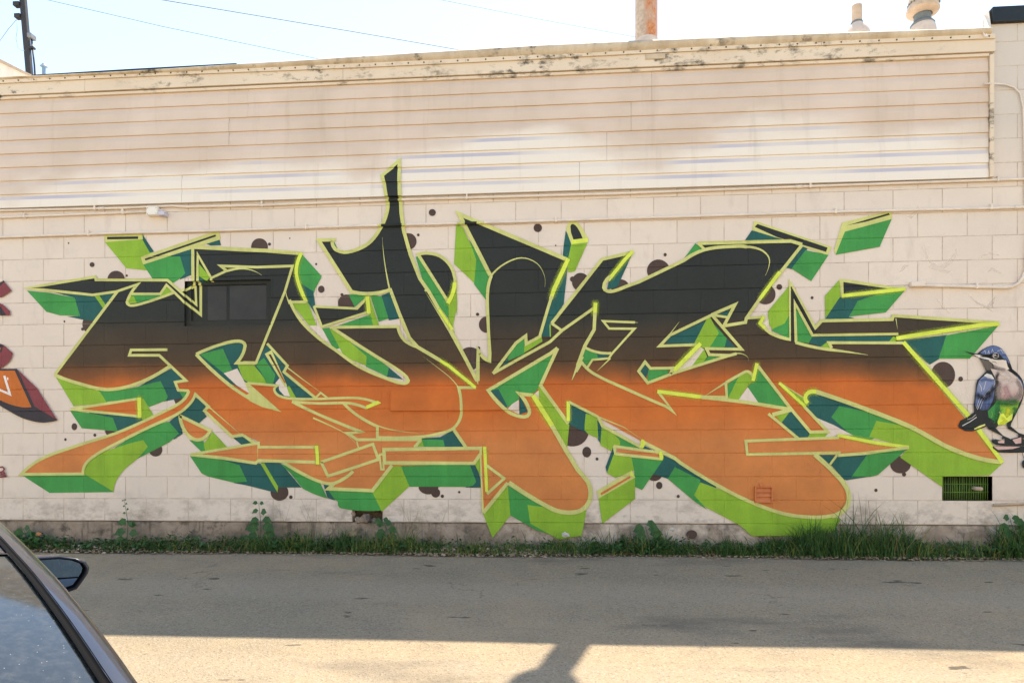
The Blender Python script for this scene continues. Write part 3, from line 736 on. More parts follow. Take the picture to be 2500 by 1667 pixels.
def slab4(name, pts, y0, y1, mat, parent):
    V = [at_y(x, y, y0) for x, y in pts]; n = len(V); V += [Vector((v.x, y1, v.z)) for v in V]
    return link(name, pyd(name, V, [tuple(range(n)), tuple(range(2 * n - 1, n - 1, -1))] + [(i, n + i, n + (i + 1) % n, (i + 1) % n) for i in range(n)]), mat, parent)
slab4('curb_left', [(60, 200), (78, 183), (330, 168), (577, 154.5), (577, 200)], 1.4, 1.7, MATS['coping_dark'], cb)
slab4('curb_right', [(579, 200), (579, 158), (760, 148), (860, 141), (980, 134), (980, 200)], 1.5, 1.8, MATS['lead_grey'], cb)
nb = empty('neighbour_roof', at_y(20, 190, 2.4)); tag(nb, 'white sloping gable top of the next building at far left', 'roof')
slab4('gable', [(-260, 210), (-260, 40), (-20, 138), (0, 148), (48, 172), (76, 186), (76, 210)], 2.4, 3.0, MATS['white_membrane'], nb)
slab4('gable_edge', [(-262, 36), (-20, 134), (0, 144), (49, 169), (78, 183), (78, 187), (48, 174), (0, 151), (-262, 44)], 2.36, 2.398, MATS['vent_cream'], nb)
def wire(label, pts, dep, rad):
    P = [at_d(x, y, d) for (x, y), d in zip(pts, dep)]
    o = link('wire', tube_mesh('wire', P, rad, 5), MATS['wire_black']); tag(o, label, 'wire', 'overhead wires')
wire('faint overhead wire slanting down from the top left sky', [(-60, -38), (114, 0), (400, 66), (785, 146), (900, 168)], [15, 15, 15, 15, 15], 0.006)
wire('darker overhead wire in the middle of the sky', [(300, -18), (393, 0), (850, 76), (1143, 126), (1300, 150)], [13] * 5, 0.008)
wire('overhead wire running down to the rusty flue pipe', [(1000, -13), (1075, 0), (1300, 44), (1548, 90), (1700, 116)], [14] * 5, 0.006)
wire('thin wire drooping left from the pole bracket', [(-80, 190), (0, 100), (20, 72), (40, 49)], [9.75] * 4, 0.004)
wire('slack loop of wire hanging beside the pole', [(41, 48), (42, 75), (39, 95), (44, 118), (52, 124), (60, 124)], [9.72] * 6, 0.003)
MURAL = """
# dots: O colour tile cx,cy,rx,ry
O br A 510,215,8,8
O br A 740,425,24,24
O br A 975,570,86,86
O br A 1078,532,12,12
O br A 735,1005,90,95
O br A 648,1053,15,15
O br A 470,979,9,10
O br B 135,890,82,82
O br B 232,865,15,15
O br B 430,808,6,7
O br B 688,1060,10,11
O br B 738,1305,32,35
O br B 940,1358,15,15
O br B 985,1440,85,85
O br B 1822,557,34,34
O br B 1590,838,78,80
O br B 1685,775,13,14
O br C 2264,269,16,16
O br C 2352,370,75,80
O br C 2190,700,112,112
O br C 2275,598,15,15
O br D 567,645,27,34
O br D 480,770,12,13
O br D 767,727,14,15
O br D 920,690,52,45
O br D 1585,395,48,48
O br D 1360,870,66,66
O br E 330,885,88,82
O br E 441,932,17,18
O br E 1785,830,98,75
O br E 1855,890,44,46
O br E 1920,923,16,17
O br E 2085,883,12,12
O br F 1012,227,41,41
O wg F 922,40,10,12
O br F 1187,398,7,8
O br F 1430,755,85,90
O br F 1350,727,24,26
O br F 2190,645,112,110
O br F 2255,488,16,17
O br F 1820,820,90,92
O br I 1370,803,28,28
O br I 1235,875,98,98
O br I 1690,908,14,15
O br G 1350,930,160,148
O br G 1490,1132,43,52
O br G 1590,1200,14,15
O br G 2150,1345,78,70
O br G 2198,1458,31,36
O br H 1983,924,15,16
O br M 115,1295,52,42
O br L 1560,380,118,128
O br L 1732,420,23,24
O br L 1145,1255,100,85
O br L 1180,1350,20,20
O br L 905,1505,16,17
# ---- T greens
P lg A 862,130 1232,120 1335,305 1225,360 1285,482 1075,460 865,205
P tl A 1232,128 1345,300 1305,308 1230,178
P ol A 860,130 1232,118 1237,178 870,206
P bk A 888,155 1192,150 1190,175 888,180
P tl A 1450,350 1715,265 1715,525 1600,570 1580,345
P mg A 1240,425 1440,350 1600,345 1650,510 1600,560 1530,605 1470,572 1330,562
P tl A 1850,220 1985,178 2000,236 1900,240
P ol A 1215,350 1940,98 1982,105 1995,180 1850,225 1720,270 1240,425
P bk A 1255,368 1945,132 1952,150 1262,386
P tl A 350,690 760,725 885,860 785,980 640,960 500,930 625,925 572,748
P mg A 105,678 330,700 570,748 625,925 430,920 295,885
P tl A 785,702 965,706 880,830
P lg A 768,735 800,708 882,830 862,870
P lg D 380,150 600,230 820,300 895,412 560,445
P tl D 1200,250 1520,75 1660,200 1540,205 1600,300 1640,365 1540,380 1440,400
P mg D 780,280 1100,275 1410,200 1480,350 1465,388 1300,452 1200,370 880,402 820,308
P mg D 1590,300 1695,300 1655,372 1630,365
P tl D 700,500 1230,550 1252,600 1000,695 940,690
P mg D 525,488 740,515 945,560 992,690 640,660
P lg D 1210,365 1240,370 1350,545 1250,608 1222,550
P wh D 1310,455 1540,382 1560,430 1350,540
P tl D 1755,360 1855,440 1825,495 1860,545 1785,612 1600,535 1625,715 1540,770 1490,600 1650,470
P mg D 1490,595 1590,710 1500,795 1120,990 960,850 1300,640
P lg D 670,1115 640,1060 690,1000 850,890 1100,810 1240,775 1285,840 1180,960~ 1060,1060~ 980,1170~ 950,1282
P mg D 48,1112 685,1118 955,1282 325,1290
P tl D 2120,755 2222,742 2320,812 2225,842
P mg D 1690,775 1830,785 1860,895 1815,895
P lg D 1830,810 1920,695 2078,862 1850,895
P tl D 1900,940 E 0,590 150,605 310,885 240,875 0,815 D 2130,1195
P mg D 1695,928 2000,965 2180,1020 2255,1180 2130,1192 1870,1130 1810,1100
P tl E 150,595 340,595 545,838 320,838
P lg E 145,605 180,598 318,830 312,888
P mg E 330,598 560,700 720,775 800,945 690,910~ 560,850 430,690
P tl E 700,780 850,800 800,850 875,965 800,940 760,810
P mg E 800,855 1240,875 1325,1062 930,1040~ 900,975 870,955
P lg E 1235,880 1410,635 1505,608 1600,825 1330,1073
P tl E 2030,620 2255,610 2312,835 2150,838
P mg E 1508,612 2190,620 2262,812 2150,832 1600,830
P lg E 2240,620 2295,515 2302,745
P tl E 1700,360 1900,345 2025,280 2130,440 1700,440
P mg E 1720,368 1930,375 1945,438 1730,438
P lg E 1700,385 1722,372 1738,438 1680,440
P tl E -10,350 80,412 -10,440
# ---- U / spire greens
P mg B 550,965 740,1175 735,1200 680,1300 665,1345 520,1250 490,1150
P tl B 525,1240 660,1325 680,1460 C 690,285 600,140 B 580,1410
P lg C 440,150 612,160 695,385 620,380 470,190
P tl C 605,150 650,178 690,280
P wh C 625,380 735,382 845,595 740,500
P mg C 745,408 820,398 925,602 865,612
P wh C 865,615 925,600 965,680
P lg C 815,402 870,405 1185,680 1180,775 960,680
P mg C 1030,550 1250,680 1405,790 1385,878 1175,780 1182,680
P tl C 1400,790 1540,905 1380,878
P mg B 1005,1355 1200,1360 1065,1480
P lg C 1205,90 1305,382 1240,382 1200,200
P mg C 1213,80 1330,92 1395,310 1300,342
P tl C 1325,85 1420,50 1500,310 1400,332 1395,310
P mg C 900,380 1220,270 1245,382
P wh C 1298,345 1505,315 1510,382 1305,385
P wh C 1495,370 1595,490 1570,505
P mg B 860,830 905,925 880,935 845,880
P mg B 1660,990 1690,985 1985,1430 1980,1568 C 1988,325 1780,40 B 1760,1320
P lg B 1980,1430 2058,1290 2065,1400 2065,1568 C 2055,230 2030,355 2022,405 1985,325
P lg C 1965,430 2038,435 2048,560
P tl C 560,1160 950,1148 1135,1345 1130,1390 920,1310 700,1230
P wh C 1140,1340 1275,1425 1290,1488 1165,1488 1120,1420
P br C 935,1312 1095,1312 1140,1350 1135,1400 1090,1395
P mg C 540,1155 800,1152 930,1185 1002,1292 925,1318 700,1230
P lg C 955,1148 1000,1148 1275,1350 1275,1425 1145,1340
P tl C 1035,1430 1130,1432 1168,1488 1085,1488
# ---- K greens
P lg F 215,180 280,220 420,530 400,772 195,578
P mg F 340,340 555,690 505,930 390,775 412,540
P tl F 1305,600 1265,970 1130,1160 1145,1290 1055,1340 1045,1285 1180,830
P lg F 1125,1170 1245,1225 1130,1295
P lg F 1335,370 1503,360 1375,650 1310,662 1300,520
P tl F 1285,255 1340,375 1310,520 1255,500 1265,400
P ol F 1290,250 1310,180~ 1350,158~ 1400,175~ 1470,270 1505,330 1503,370 1340,388
P bk F 1330,215 1352,190~ 1395,220~ 1450,330 1360,342 1335,270
P by F 1345,345 1503,330 1500,362 1340,388
P tl F 1935,480 1790,800 1685,835 1700,760
# ---- E / S greens outside
P mg I 550,378 625,435 430,538
P ol I 1120,162 1150,165 1880,412 1845,497 1600,410 1105,250
P tl I 1100,252 1420,345 1030,355
P tl I 1590,405 1645,430 1500,632 1430,615
P mg I 1625,445 1850,492 1680,747 1488,625
P bk I 1128,218 1155,190 1840,420 1825,462 1350,320
P ol K 575,175 1055,58 1062,142 610,262 515,492 495,440
P mg K 600,265 1058,142 940,412 510,490
P bk K 618,205 760,163 1030,84 1042,100 800,170
P lg K 545,735 560,910 408,1110 405,890
P tl K 550,905 1000,850 730,940 640,1095 700,1112 408,1117
P mg K 725,940 950,865 1200,822 1000,1052 645,1092
P ol K 545,728 590,725 1195,820 570,912
P bk K 585,755 1025,820 590,872
P lg I 1475,780 1465,1130 1420,1160 1300,1218 1262,1150 1258,1040
P mg I 1465,1080 1465,1305 1295,1230 1310,1210 1420,1160
P tl K 1085,1330 1600,1270 1530,1500 1430,1560 L 1400,260 1180,60
P mg K 1590,1275 2100,1180 1820,1502 1515,1502
P tl L 190,690 230,560 350,560 820,740 690,990 280,790
P mg L 545,685 800,735 1180,880 850,1015 680,985 468,793
P lg L 908,828 1170,875 1600,1100 1900,1220 2145,1238 2010,1362 1555,1370 1555,1475 1140,1185 1225,1085 838,985
P tl M 1340,515 1830,520 1700,735 1600,762 1480,625
P mg M 1825,520 2225,455 1930,717 1850,735 1668,742
P tl M 1590,738 1850,732 1620,768
# ---- G/H greens
P tl G 1320,665 1560,770 1640,890 1630,1065 1590,990 1480,940 1315,865
P lg G 1480,758 1590,785 1602,1000 1500,955 1465,912
P lg G 1635,885 1750,945 1818,1030 1812,1080 1750,1085 1725,1122 1622,1065
P mg G 1735,935 2010,1085 1990,1105 1810,1082 1818,1025
P tl G 2040,1065 2130,1110 2035,1108
P tl H 1830,520 2100,640 2352,800 2352,860 2140,920 1880,752 1715,700 1820,580
P mg H 1950,638 2200,765 2200,800 2140,912 2265,1055 2150,980 1880,752
P tl G 1750,1075 1765,1150 1688,1338 1673,1280
P lg G 1758,1140 1965,1195 1955,1310 1770,1385 1686,1335
P mg G 1925,1185 2232,1212 2030,1502 1960,1470 1952,1310
P lg M 200,788 400,860 640,960~ 1000,1095~ 1300,1130~ 1500,1110 1570,1150 1500,1270 1300,1310 700,1310 590,1210 240,1022 135,912
P ol H 1185,870 1528,672 1562,740 1205,948
P lg H 1205,945 1560,742 1562,948 1240,1192
P or H 1225,890 1510,725 1520,742 1232,914
P by H 1525,668 1562,738 1508,718
P lg H 75,1085 320,820 345,1110 170,1330
P mg H 322,820 760,1040 520,1015 545,1185 720,1290 600,1255 345,1110
P lg H 512,1008 720,1035 900,1090 1088,1060 1040,1305 820,1345 540,1190
P mg H 110,640 185,720 172,842 122,905
P tl H 178,715 245,757 168,845
P tl E 2200,840 2310,838 2290,740
# ---- fills
F A 95,655 778,540 782,572 1480,575 1605,690 1722,650 1722,262 2352,290 B 545,957 500,1080~ 500,1180~ 540,1310~ 590,1425 430,1430 C 540,330~ 700,490~ 880,620~ 1100,775~ 1400,905~ 1560,950 1640,1000 E 1300,300 1420,630 1240,870 810,845 830,800 720,775~ 560,700~ 380,600 125,590 130,440 140,395 0,330 D 2110,745 1840,490 1880,450 1750,320 1700,420~ 1580,520~ 1300,650~ 1000,800~ 780,920~ 680,1010~ 655,1100 45,1110 250,960~ 600,830~ 1000,700~ 1400,520~ 1620,400~ 1695,290 1570,290 1545,210 1680,210 1500,55 1200,220~ 900,285~ 600,220~ 375,140 A 990,685 760,720
F C 1680,590 1600,500 1500,260 1410,0 B 1410,1320 1220,1350~ 1040,1325 710,825 870,820 850,880~ 900,930~ 1000,945~ 1200,860~ 1330,690~ 1385,540~ 1385,430 1350,280 1335,200 1500,55 1500,250 1520,560 1545,740 1610,970 1700,1200 1800,1370 C 2000,420 2260,920 2250,985 2085,990~ 2105,1100~ 2100,1270~ 2030,1380~ 1900,1430~ 1700,1465~ 1285,1470 1285,1000 1600,930 1520,830~ 1250,665~ 870,400 1485,390 1510,470~ 1570,540~
F C 665,190 1090,222 1190,115 1200,252 748,392
F B 1685,968 1780,955~ 1900,985~ 2000,1080~ 2045,1210~ 2030,1320~ 1975,1425
F C 1765,50 1785,50 2010,420 1965,430
F D 535,475 1205,372 1208,548
F D 1700,917 E 130,410 130,440 700,440 705,600 120,590 0,580 D 2000,945
F D 1602,540 1890,680 1850,740~ 1770,770~ 1690,730~ 1630,650~
F E 1090,385 1680,385 1640,450 2310,455 2330,445 2140,440 2030,275 2105,150 2105,0 C 2300,985 E 2352,440 2310,470 2230,605 1420,630 1300,640
F G 430,445 430,140 490,215~ 540,240 545,150 F 545,1400 515,1000 520,800~ 560,690 250,105 1300,542 1170,820~ 1100,1050~ 1035,1285 1140,1290 1140,1160 1640,535 1930,455 1700,720~ 1655,825~ 1720,850~ 1900,790~ 2352,605 I 440,540 640,445 575,380 1480,360 1590,395 1300,760 1040,1130 1070,1105 1215,1090 1175,1165 1270,1250 1480,1320 1475,770 1715,1210 1790,1135 K 1060,1125 1075,1080 2100,1155 1100,1310 1165,1350 L 2130,1233 1900,1200~ 1600,1085~ 1250,895~ 800,715~ 350,552~ 240,560~ 215,640 0,500 J 1370,620 1840,1095 1660,1170 M 1540,345 2220,445 1570,520 1310,520 1500,690~ 1610,820~ 1645,930~ 1610,1040~ 1480,1112~ 1300,1130~ 1000,1090~ 640,955~ 0,595 H 1830,500 1230,170 915,15 G 1310,645 1310,860 1295,1130 H 1090,760 1130,880~ 1105,980~ 1030,1055~ 900,1075~ 750,1035~ 330,785 85,1075 60,460 G 400,1100 320,1080 210,900 250,780 265,620 240,510
F G 1785,1100 2210,1150 2208,1190 1785,1130
# ---- inner holes
P tl A 1760,1300 2000,1205~ 2180,1170~ 2242,1215~ 2155,1382 2300,1388 C 105,742 215,560 410,772 370,830 690,1088 480,1092~ 300,1040~ 285,990 310,962 30,940 50,1050 0,1010 D 2060,210 1820,10
P mg A 1795,1300 2020,1245 2110,1450 2030,1485
P lg A 2160,1395 C 70,750 150,850 220,948 20,930 D 2215,180
P wh D 2028,125 2160,78 2300,335 2150,240
P mg C 95,760 180,695 292,860 268,948 205,945 150,830
P wh C 330,895 290,945 322,962 330,1010 380,1065 445,1072 400,970
P ol C 188,655 255,618 405,965 385,980
P fl C 225,662 248,660 392,935 380,942
P lg C 400,975 428,968 492,1080 440,1085
P tl A 1140,720 1400,725 1450,740 1190,795 1120,790
P mg A 1130,722 1420,728 1380,745 1180,800
P lg A 1105,730 1150,735 1180,800 1095,805
P lg A 1470,650 1540,705 1400,745 1410,720
P lg A 1788,420 1895,548 1862,588 1788,540
P tl A 1785,535 1842,592 1785,594
P mg G 1155,175 1040,480 980,560 830,565 832,630 710,705 545,535 1000,270
P tl G 553,540 640,515 690,455 630,520 718,690 705,705
P wh G 828,625 832,765 720,715 760,670
P tl G 835,565 915,740 832,768
P wh G 1022,530 1022,640 965,580
P lg G 1018,490 1055,500 1320,868 1298,1090 1030,655
P mg F 888,1300 880,1455 G 720,245 670,290 800,85
P lg F 888,1355 1050,1285 1058,1335 G 880,165 880,120
P tl G 725,215 725,262 662,292
P mg F 1465,1405 1610,1465 1615,1500 G 1540,235 1485,285 1425,215
P tl G 1590,170 1715,180 1665,222 1600,225
P tl I 255,1355 300,1295 665,1125 545,1355
P lg I 690,1095 780,1255 690,1395 620,1400 540,1350 655,1125
P mg I 735,1170 860,1310 865,1360 830,1392 690,1392 778,1255
P tl I 855,1305 945,1395 835,1392
P tl I 760,1078 890,1020 858,1085
P wh J 590,262 638,295 505,470 345,518
P lg J 635,290 665,365 610,440 500,475
P mg J 680,362 785,368 605,432
P tl J 0,515 60,438 97,490 65,575
P mg J 92,490 295,490 272,552 78,602
P mg J 865,630 1010,535 865,770
P lg J 955,590 1040,515~ 1095,540 1105,600 1060,650 962,800 865,775
P mg J 1165,480 1450,860 1170,835 1055,660 1110,600
P wh J 1060,660 1178,832 962,795
P lg J 1360,612 1615,762 1655,832 1605,858
P tl J 1475,888 1675,1105 1635,1165 1560,1165 1392,1003
P lg J 1335,938 1465,908 1388,1008
P lg J 1672,1103 1850,1102 1800,1162 1638,1164
P wh J 1700,945 1900,1030 2092,1132 1960,1122 1800,1160 1855,1100
P mg I 1532,1000 1695,1290 1655,1352 1540,1335
P tl I 1690,1290 2352,1282 K 1080,1285 1030,1340 440,1340 I 1830,1340 1780,1385 1655,1350
P lg I 1775,1385 1835,1338 1875,1405
P lg K 1070,1288 1115,1300 1090,1338 1025,1342
P wh I 1180,1165 1265,1120 1265,1215 1200,1180
# ---- strokes
S ol 26 A 1610,690 1480,578 782,575 775,545 105,655 750,722 980,690 1190,618 1085,790~ 1120,825~ 1250,800~ 1540,700
S ol 24 A 1130,712 1410,712 1470,625 1560,710 1650,800 1779,904 1779,594
S ol 22 A 1480,578 1605,692 1734,804 1725,590
S ol 24 A 1605,690 1722,625
S ol 30 A 1726,255 1728,590
S ol 24 A 1772,590 1775,330 1905,555 1905,590
S ol 24 A 1905,558 2050,490
T ol 24 A 2050,490~ 2180,465~ 2300,480~ 2400,530
S ol 26 A 2060,490 2000,440 2352,452 B 460,1080 385,1330 C 105,742 -20,740
S ol 36 A 1722,255 2200,280 B 200,930 530,957
S by 32 B 548,950 500,1080~ 500,1180~ 540,1310~ 595,1430
S ol 28 B 595,1430 430,1432
T ol 16 B 430,1450 400,1370 390,1310
S ol 28 A 990,690 D 380,140
S ol 32 D 378,140 600,220~ 900,283~ 1200,220~ 1510,50
S ol 26 A 1480,1255 1125,1258 1108,1310 1400,1310 D 1660,195 1555,212 1585,290 1690,295
S ol 28 D 1690,295 1620,400~ 1400,520~ 1000,700~ 600,830~ 250,960~ 50,1110 655,1105 680,1010~ 780,920~ 1000,800~ 1300,650~ 1580,520~ 1700,420~ 1752,330 1880,450 1840,490 2110,742 2210,725 2352,815
T ol 14 D 1880,450 2020,570 2200,725
S ol 26 D 535,475 1205,372
S ol 26 D 535,475 1205,545
S by 36 D 1204,362 1208,558
S ol 32 D 1602,540 1895,682 1850,745~ 1770,775~ 1690,735~ 1630,650~ 1602,540
S ol 32 A 1760,1300 D 2050,212~ 2290,375
T ol 44 D 2290,375 C 170,1160 350,1220
P ol C -10,930 30,940 350,1222 150,1150 0,1060 40,1040
S ol 30 A 1760,1300 2000,1205~ 2180,1172~ 2238,1215~ 2155,1385 2340,1388
S ol 26 C 212,555 410,772 375,832 690,1090
T ol 14 C 410,790 560,905 740,1035
S ol 24 C 20,940 310,965 282,1010~ 330,1065~ 450,1092~ 700,1095~ 1060,1085~ 1200,1105 1300,1135
S ol 26 C 455,1120 700,1138~ 1000,1135~ 1100,1155~ 1180,1185
P by C 1178,1160 1290,1112 1325,1135 1180,1196
S ol 18 C 685,1085 735,1035 800,1085
S ol 28 C 455,1120 700,1240~ 950,1345~ 1130,1415 1000,1428 1090,1492 1720,1492
T ol 16 C 660,1280 900,1390~ 1000,1450~ 1100,1560
S ol 28 C 960,1140 1100,1260~ 1288,1362 1288,1470 1700,1465~ 1900,1430~ 2030,1380~ 2100,1270~ 2105,1100~ 2080,985 2250,985
T ol 10 C 2080,985 2000,890~ 1850,770~ 1740,685
T ol 12 C 1290,1355 1450,1400~ 1740,1432
S by 30 C 1880,710 1980,770 2245,985
S ol 30 E 1710,378 1650,445
S ol 32 E 2030,270 2150,445
S ol 26 D 1705,917 E 130,405 130,445 690,445
S ol 30 E 700,592 130,575 100,600 0,585 D 2000,948 1705,917
S by 30 E 695,430 706,612
T ol 8 E 122,445 120,575
S ol 30 E -10,335 80,402
S ol 28 E 740,590 1245,415 1298,565 805,728 740,590
S ol 20 E 1305,515 1338,515 1340,500
S ol 18 E 1308,515 1325,662 1350,662 1345,590
S ol 30 E 380,600 560,705~ 720,778~ 850,800~ 980,740~ 1050,680
S ol 14 E 1088,390 1105,455
S ol 34 E 2310,455 1352,468 1358,598 2230,602 2298,505
S ol 34 E 1430,622 1240,868 810,850 870,795
# spire
S ol 34 C 2260,920 2000,420 1790,50 B 1700,1200 1610,970 1545,740 1520,560 1500,250 1502,55 1335,200 1355,280 1385,430 1385,540~ 1330,690~ 1200,860~ 1000,945~ 890,925~ 850,870~ 860,825 715,828 1035,1330 1220,1350~ 1410,1312
S ol 34 C 1410,20 1500,260 1600,500 1680,590 1850,690 1900,720
S ol 28 C 825,398 1488,390 1512,470~ 1570,540~ 1680,590
S ol 30 C 430,130 540,330~ 700,490~ 880,620~ 1100,775~ 1400,905~ 1550,945~ 1590,915~ 1520,835~ 1250,665~ 850,405
T ol 16 B 1410,1320 1372,1130~ 1347,950~ 1337,800
S ol 24 C 672,195 1090,215 1185,112
S ol 24 C 1195,250 745,392 668,190
S by 36 C 1190,98 1206,262
S ol 30 B 1975,1425 1685,968 1780,955~ 1900,985~ 2000,1080~ 2045,1210~ 2040,1260
S by 36 B 2042,1240 2028,1330~ 1975,1445
S ol 24 C 1750,30 1785,45 1900,240
S by 26 C 1890,225 2020,420
T ol 14 C 1985,430 1760,60 1755,40
S ol 32 C 1990,420 2260,910 2270,620 2320,690~ 2352,710
# K
S ol 38 F 548,690 245,95 1300,540
S by 38 F 1310,530 1170,830 1140,920
S ol 30 F 1150,890 1100,1050 1030,1290 900,1360 895,1280 800,1350 G 575,368
S ol 30 G 430,440 432,145 490,218~ 542,245 F 545,1450 522,1000~ 526,820~ 560,695
T ol 18 F 550,705 680,585~ 850,522~ 1000,572~ 1075,690~ 1080,805
S ol 28 G 575,368 820,230 1130,60 F 1250,1228 1560,1010
S by 34 F 1575,960 1568,1070
S ol 32 F 1570,1050 1562,1220 1470,1380 G 1400,290
T ol 50 G 1440,200 1345,432
S ol 32 F 1148,1160 1640,535 1900,475
S by 32 F 1940,455 1860,540 1700,740
S ol 32 F 1720,700 1655,810~ 1720,850~ 1900,790~ I 0,755 440,545 650,440~ 960,408~ 1050,415
T ol 26 I 1040,414 1180,440~ 1255,500~ 1272,570~ 1230,695
S ol 26 F 1148,1160 1242,1226
S ol 22 F 1960,1150 1650,1138 1708,1210 1955,1212 1735,1455 G 1705,220 1545,235 1495,310
T ol 14 F 1900,1147 1990,1152
S ol 26 F 1465,1390 1590,1440~ 1730,1450
T ol 16 G 1720,220 1590,345
S ol 28 G 1385,350 1440,258 1560,370~ 1900,530~ 2270,692 2340,748 2185,545
S by 34 J 178,702 620,758
S ol 34 J 600,756 1050,808 1470,875
S ol 34 G 1205,120 1140,170 530,532 700,722~ 820,782~ 910,782~ 930,720~ 835,565 965,580
S ol 34 G 1205,120 1040,485 1310,855
S by 44 G 968,582 1160,890
S ol 42 G 1150,875 1290,1120 1400,1300 H 1100,780 1128,890~ 1105,990~ 1030,1062~ 900,1082~ 750,1045~ 330,790
S by 32 G 1310,640 1310,830
S ol 26 G 1315,645 1560,768 1600,790
T ol 14 G 1590,785 1850,890 2030,1010
S ol 30 G 1605,795 1645,880 2015,1082
S ol 34 G 2050,1040 2352,1195 M 0,595 300,780~ 640,957~ 1000,1090~ 1300,1128~ 1480,1112
S ol 28 G 1752,1075 2205,1140
S ol 28 G 1770,1150 2210,1200
S ol 26 G 1755,1070 1770,1155
P by G 2195,1150 2215,1125~ 2235,1160~ 2230,1212 2200,1210
P by G 2015,1030 2035,1008~ 2060,1040~ 2040,1095 2010,1092
S by 30 E 2335,440 H 95,460 112,880
S ol 22 H 55,470 78,1085
S ol 28 H 118,900 285,750 112,622
S ol 36 H 80,1085 318,792
S or 22 H 72,520 95,1020 305,765
# E right
S ol 34 I 575,380 1480,358 1590,392
S ol 26 I 572,378 645,445
S ol 32 I 1590,395 1330,725
S by 32 I 1370,660 1170,930
S ol 30 I 1180,915 1045,1110 1038,1150 825,1185 935,978 708,1076
S ol 24 I 708,1078 860,1100
S ol 26 I 1055,1108 1210,1098
S by 28 I 1215,1095 1178,1160 1240,1220
S ol 30 I 1225,1205 1300,1265~ 1480,1318 1472,765 1715,1205 1780,1135 K 1060,1122 1072,1085 2100,1155
S ol 26 I 1530,1345 1518,960 1690,1275 2352,1265 K 1120,1262
S bk 24 I 1492,1345 1490,830 1705,1235 1735,1235
S by 38 K 1100,1305 1900,1180 2105,1165
S ol 28 K 470,1400 442,1348 1165,1350
S ol 30 I 1525,1345 1700,1390~ 1860,1415
T ol 30 I 1850,1414 2050,1440 2230,1467
T ol 10 K 1095,1110 1112,1220
S ol 28 I 640,1405 1000,1412 710,1078 300,1275 200,1380 560,1368
T ol 12 I 300,1265 395,1140
S by 40 J 600,235 335,505
S ol 28 J 655,280 685,345 880,352
S ol 28 J 950,335 870,355 350,520 85,620 -5,505 58,415 110,478 328,475 305,530
T ol 14 J 890,347 980,332~ 1050,360~ 1068,405
S ol 26 J 630,755 855,758 845,622
T ol 20 J 840,620 620,760
S ol 28 J 840,622 1000,530~ 1060,508~ 1108,560
S by 32 J 1150,430 1110,600
S ol 30 J 1158,455 1480,872 1670,1098 1840,1095 1610,850
S by 28 J 1365,618 1620,850
T ol 16 J 1620,775 1360,608
S ol 28 J 1260,920 1560,1168
S ol 40 J 1300,930 1480,880
S by 36 L 235,655 212,600~ 250,550~ 330,550
S ol 42 L 320,546 800,713~ 1250,893~ 1600,1083~ 1900,1192~ 2130,1230
S by 40 L 1168,62 1810,790 2135,1235
S ol 28 M 1550,352 640,385 655,515 1565,500
S by 30 M 1535,328 1900,402 2230,445
S ol 30 M 2232,448 1800,505 1540,525
S ol 22 M 1530,520 1460,615
S ol 44 M 1310,515 1500,690~ 1610,820~ 1645,930~ 1610,1045~ 1480,1118
S by 32 K 565,892 1190,825
"""
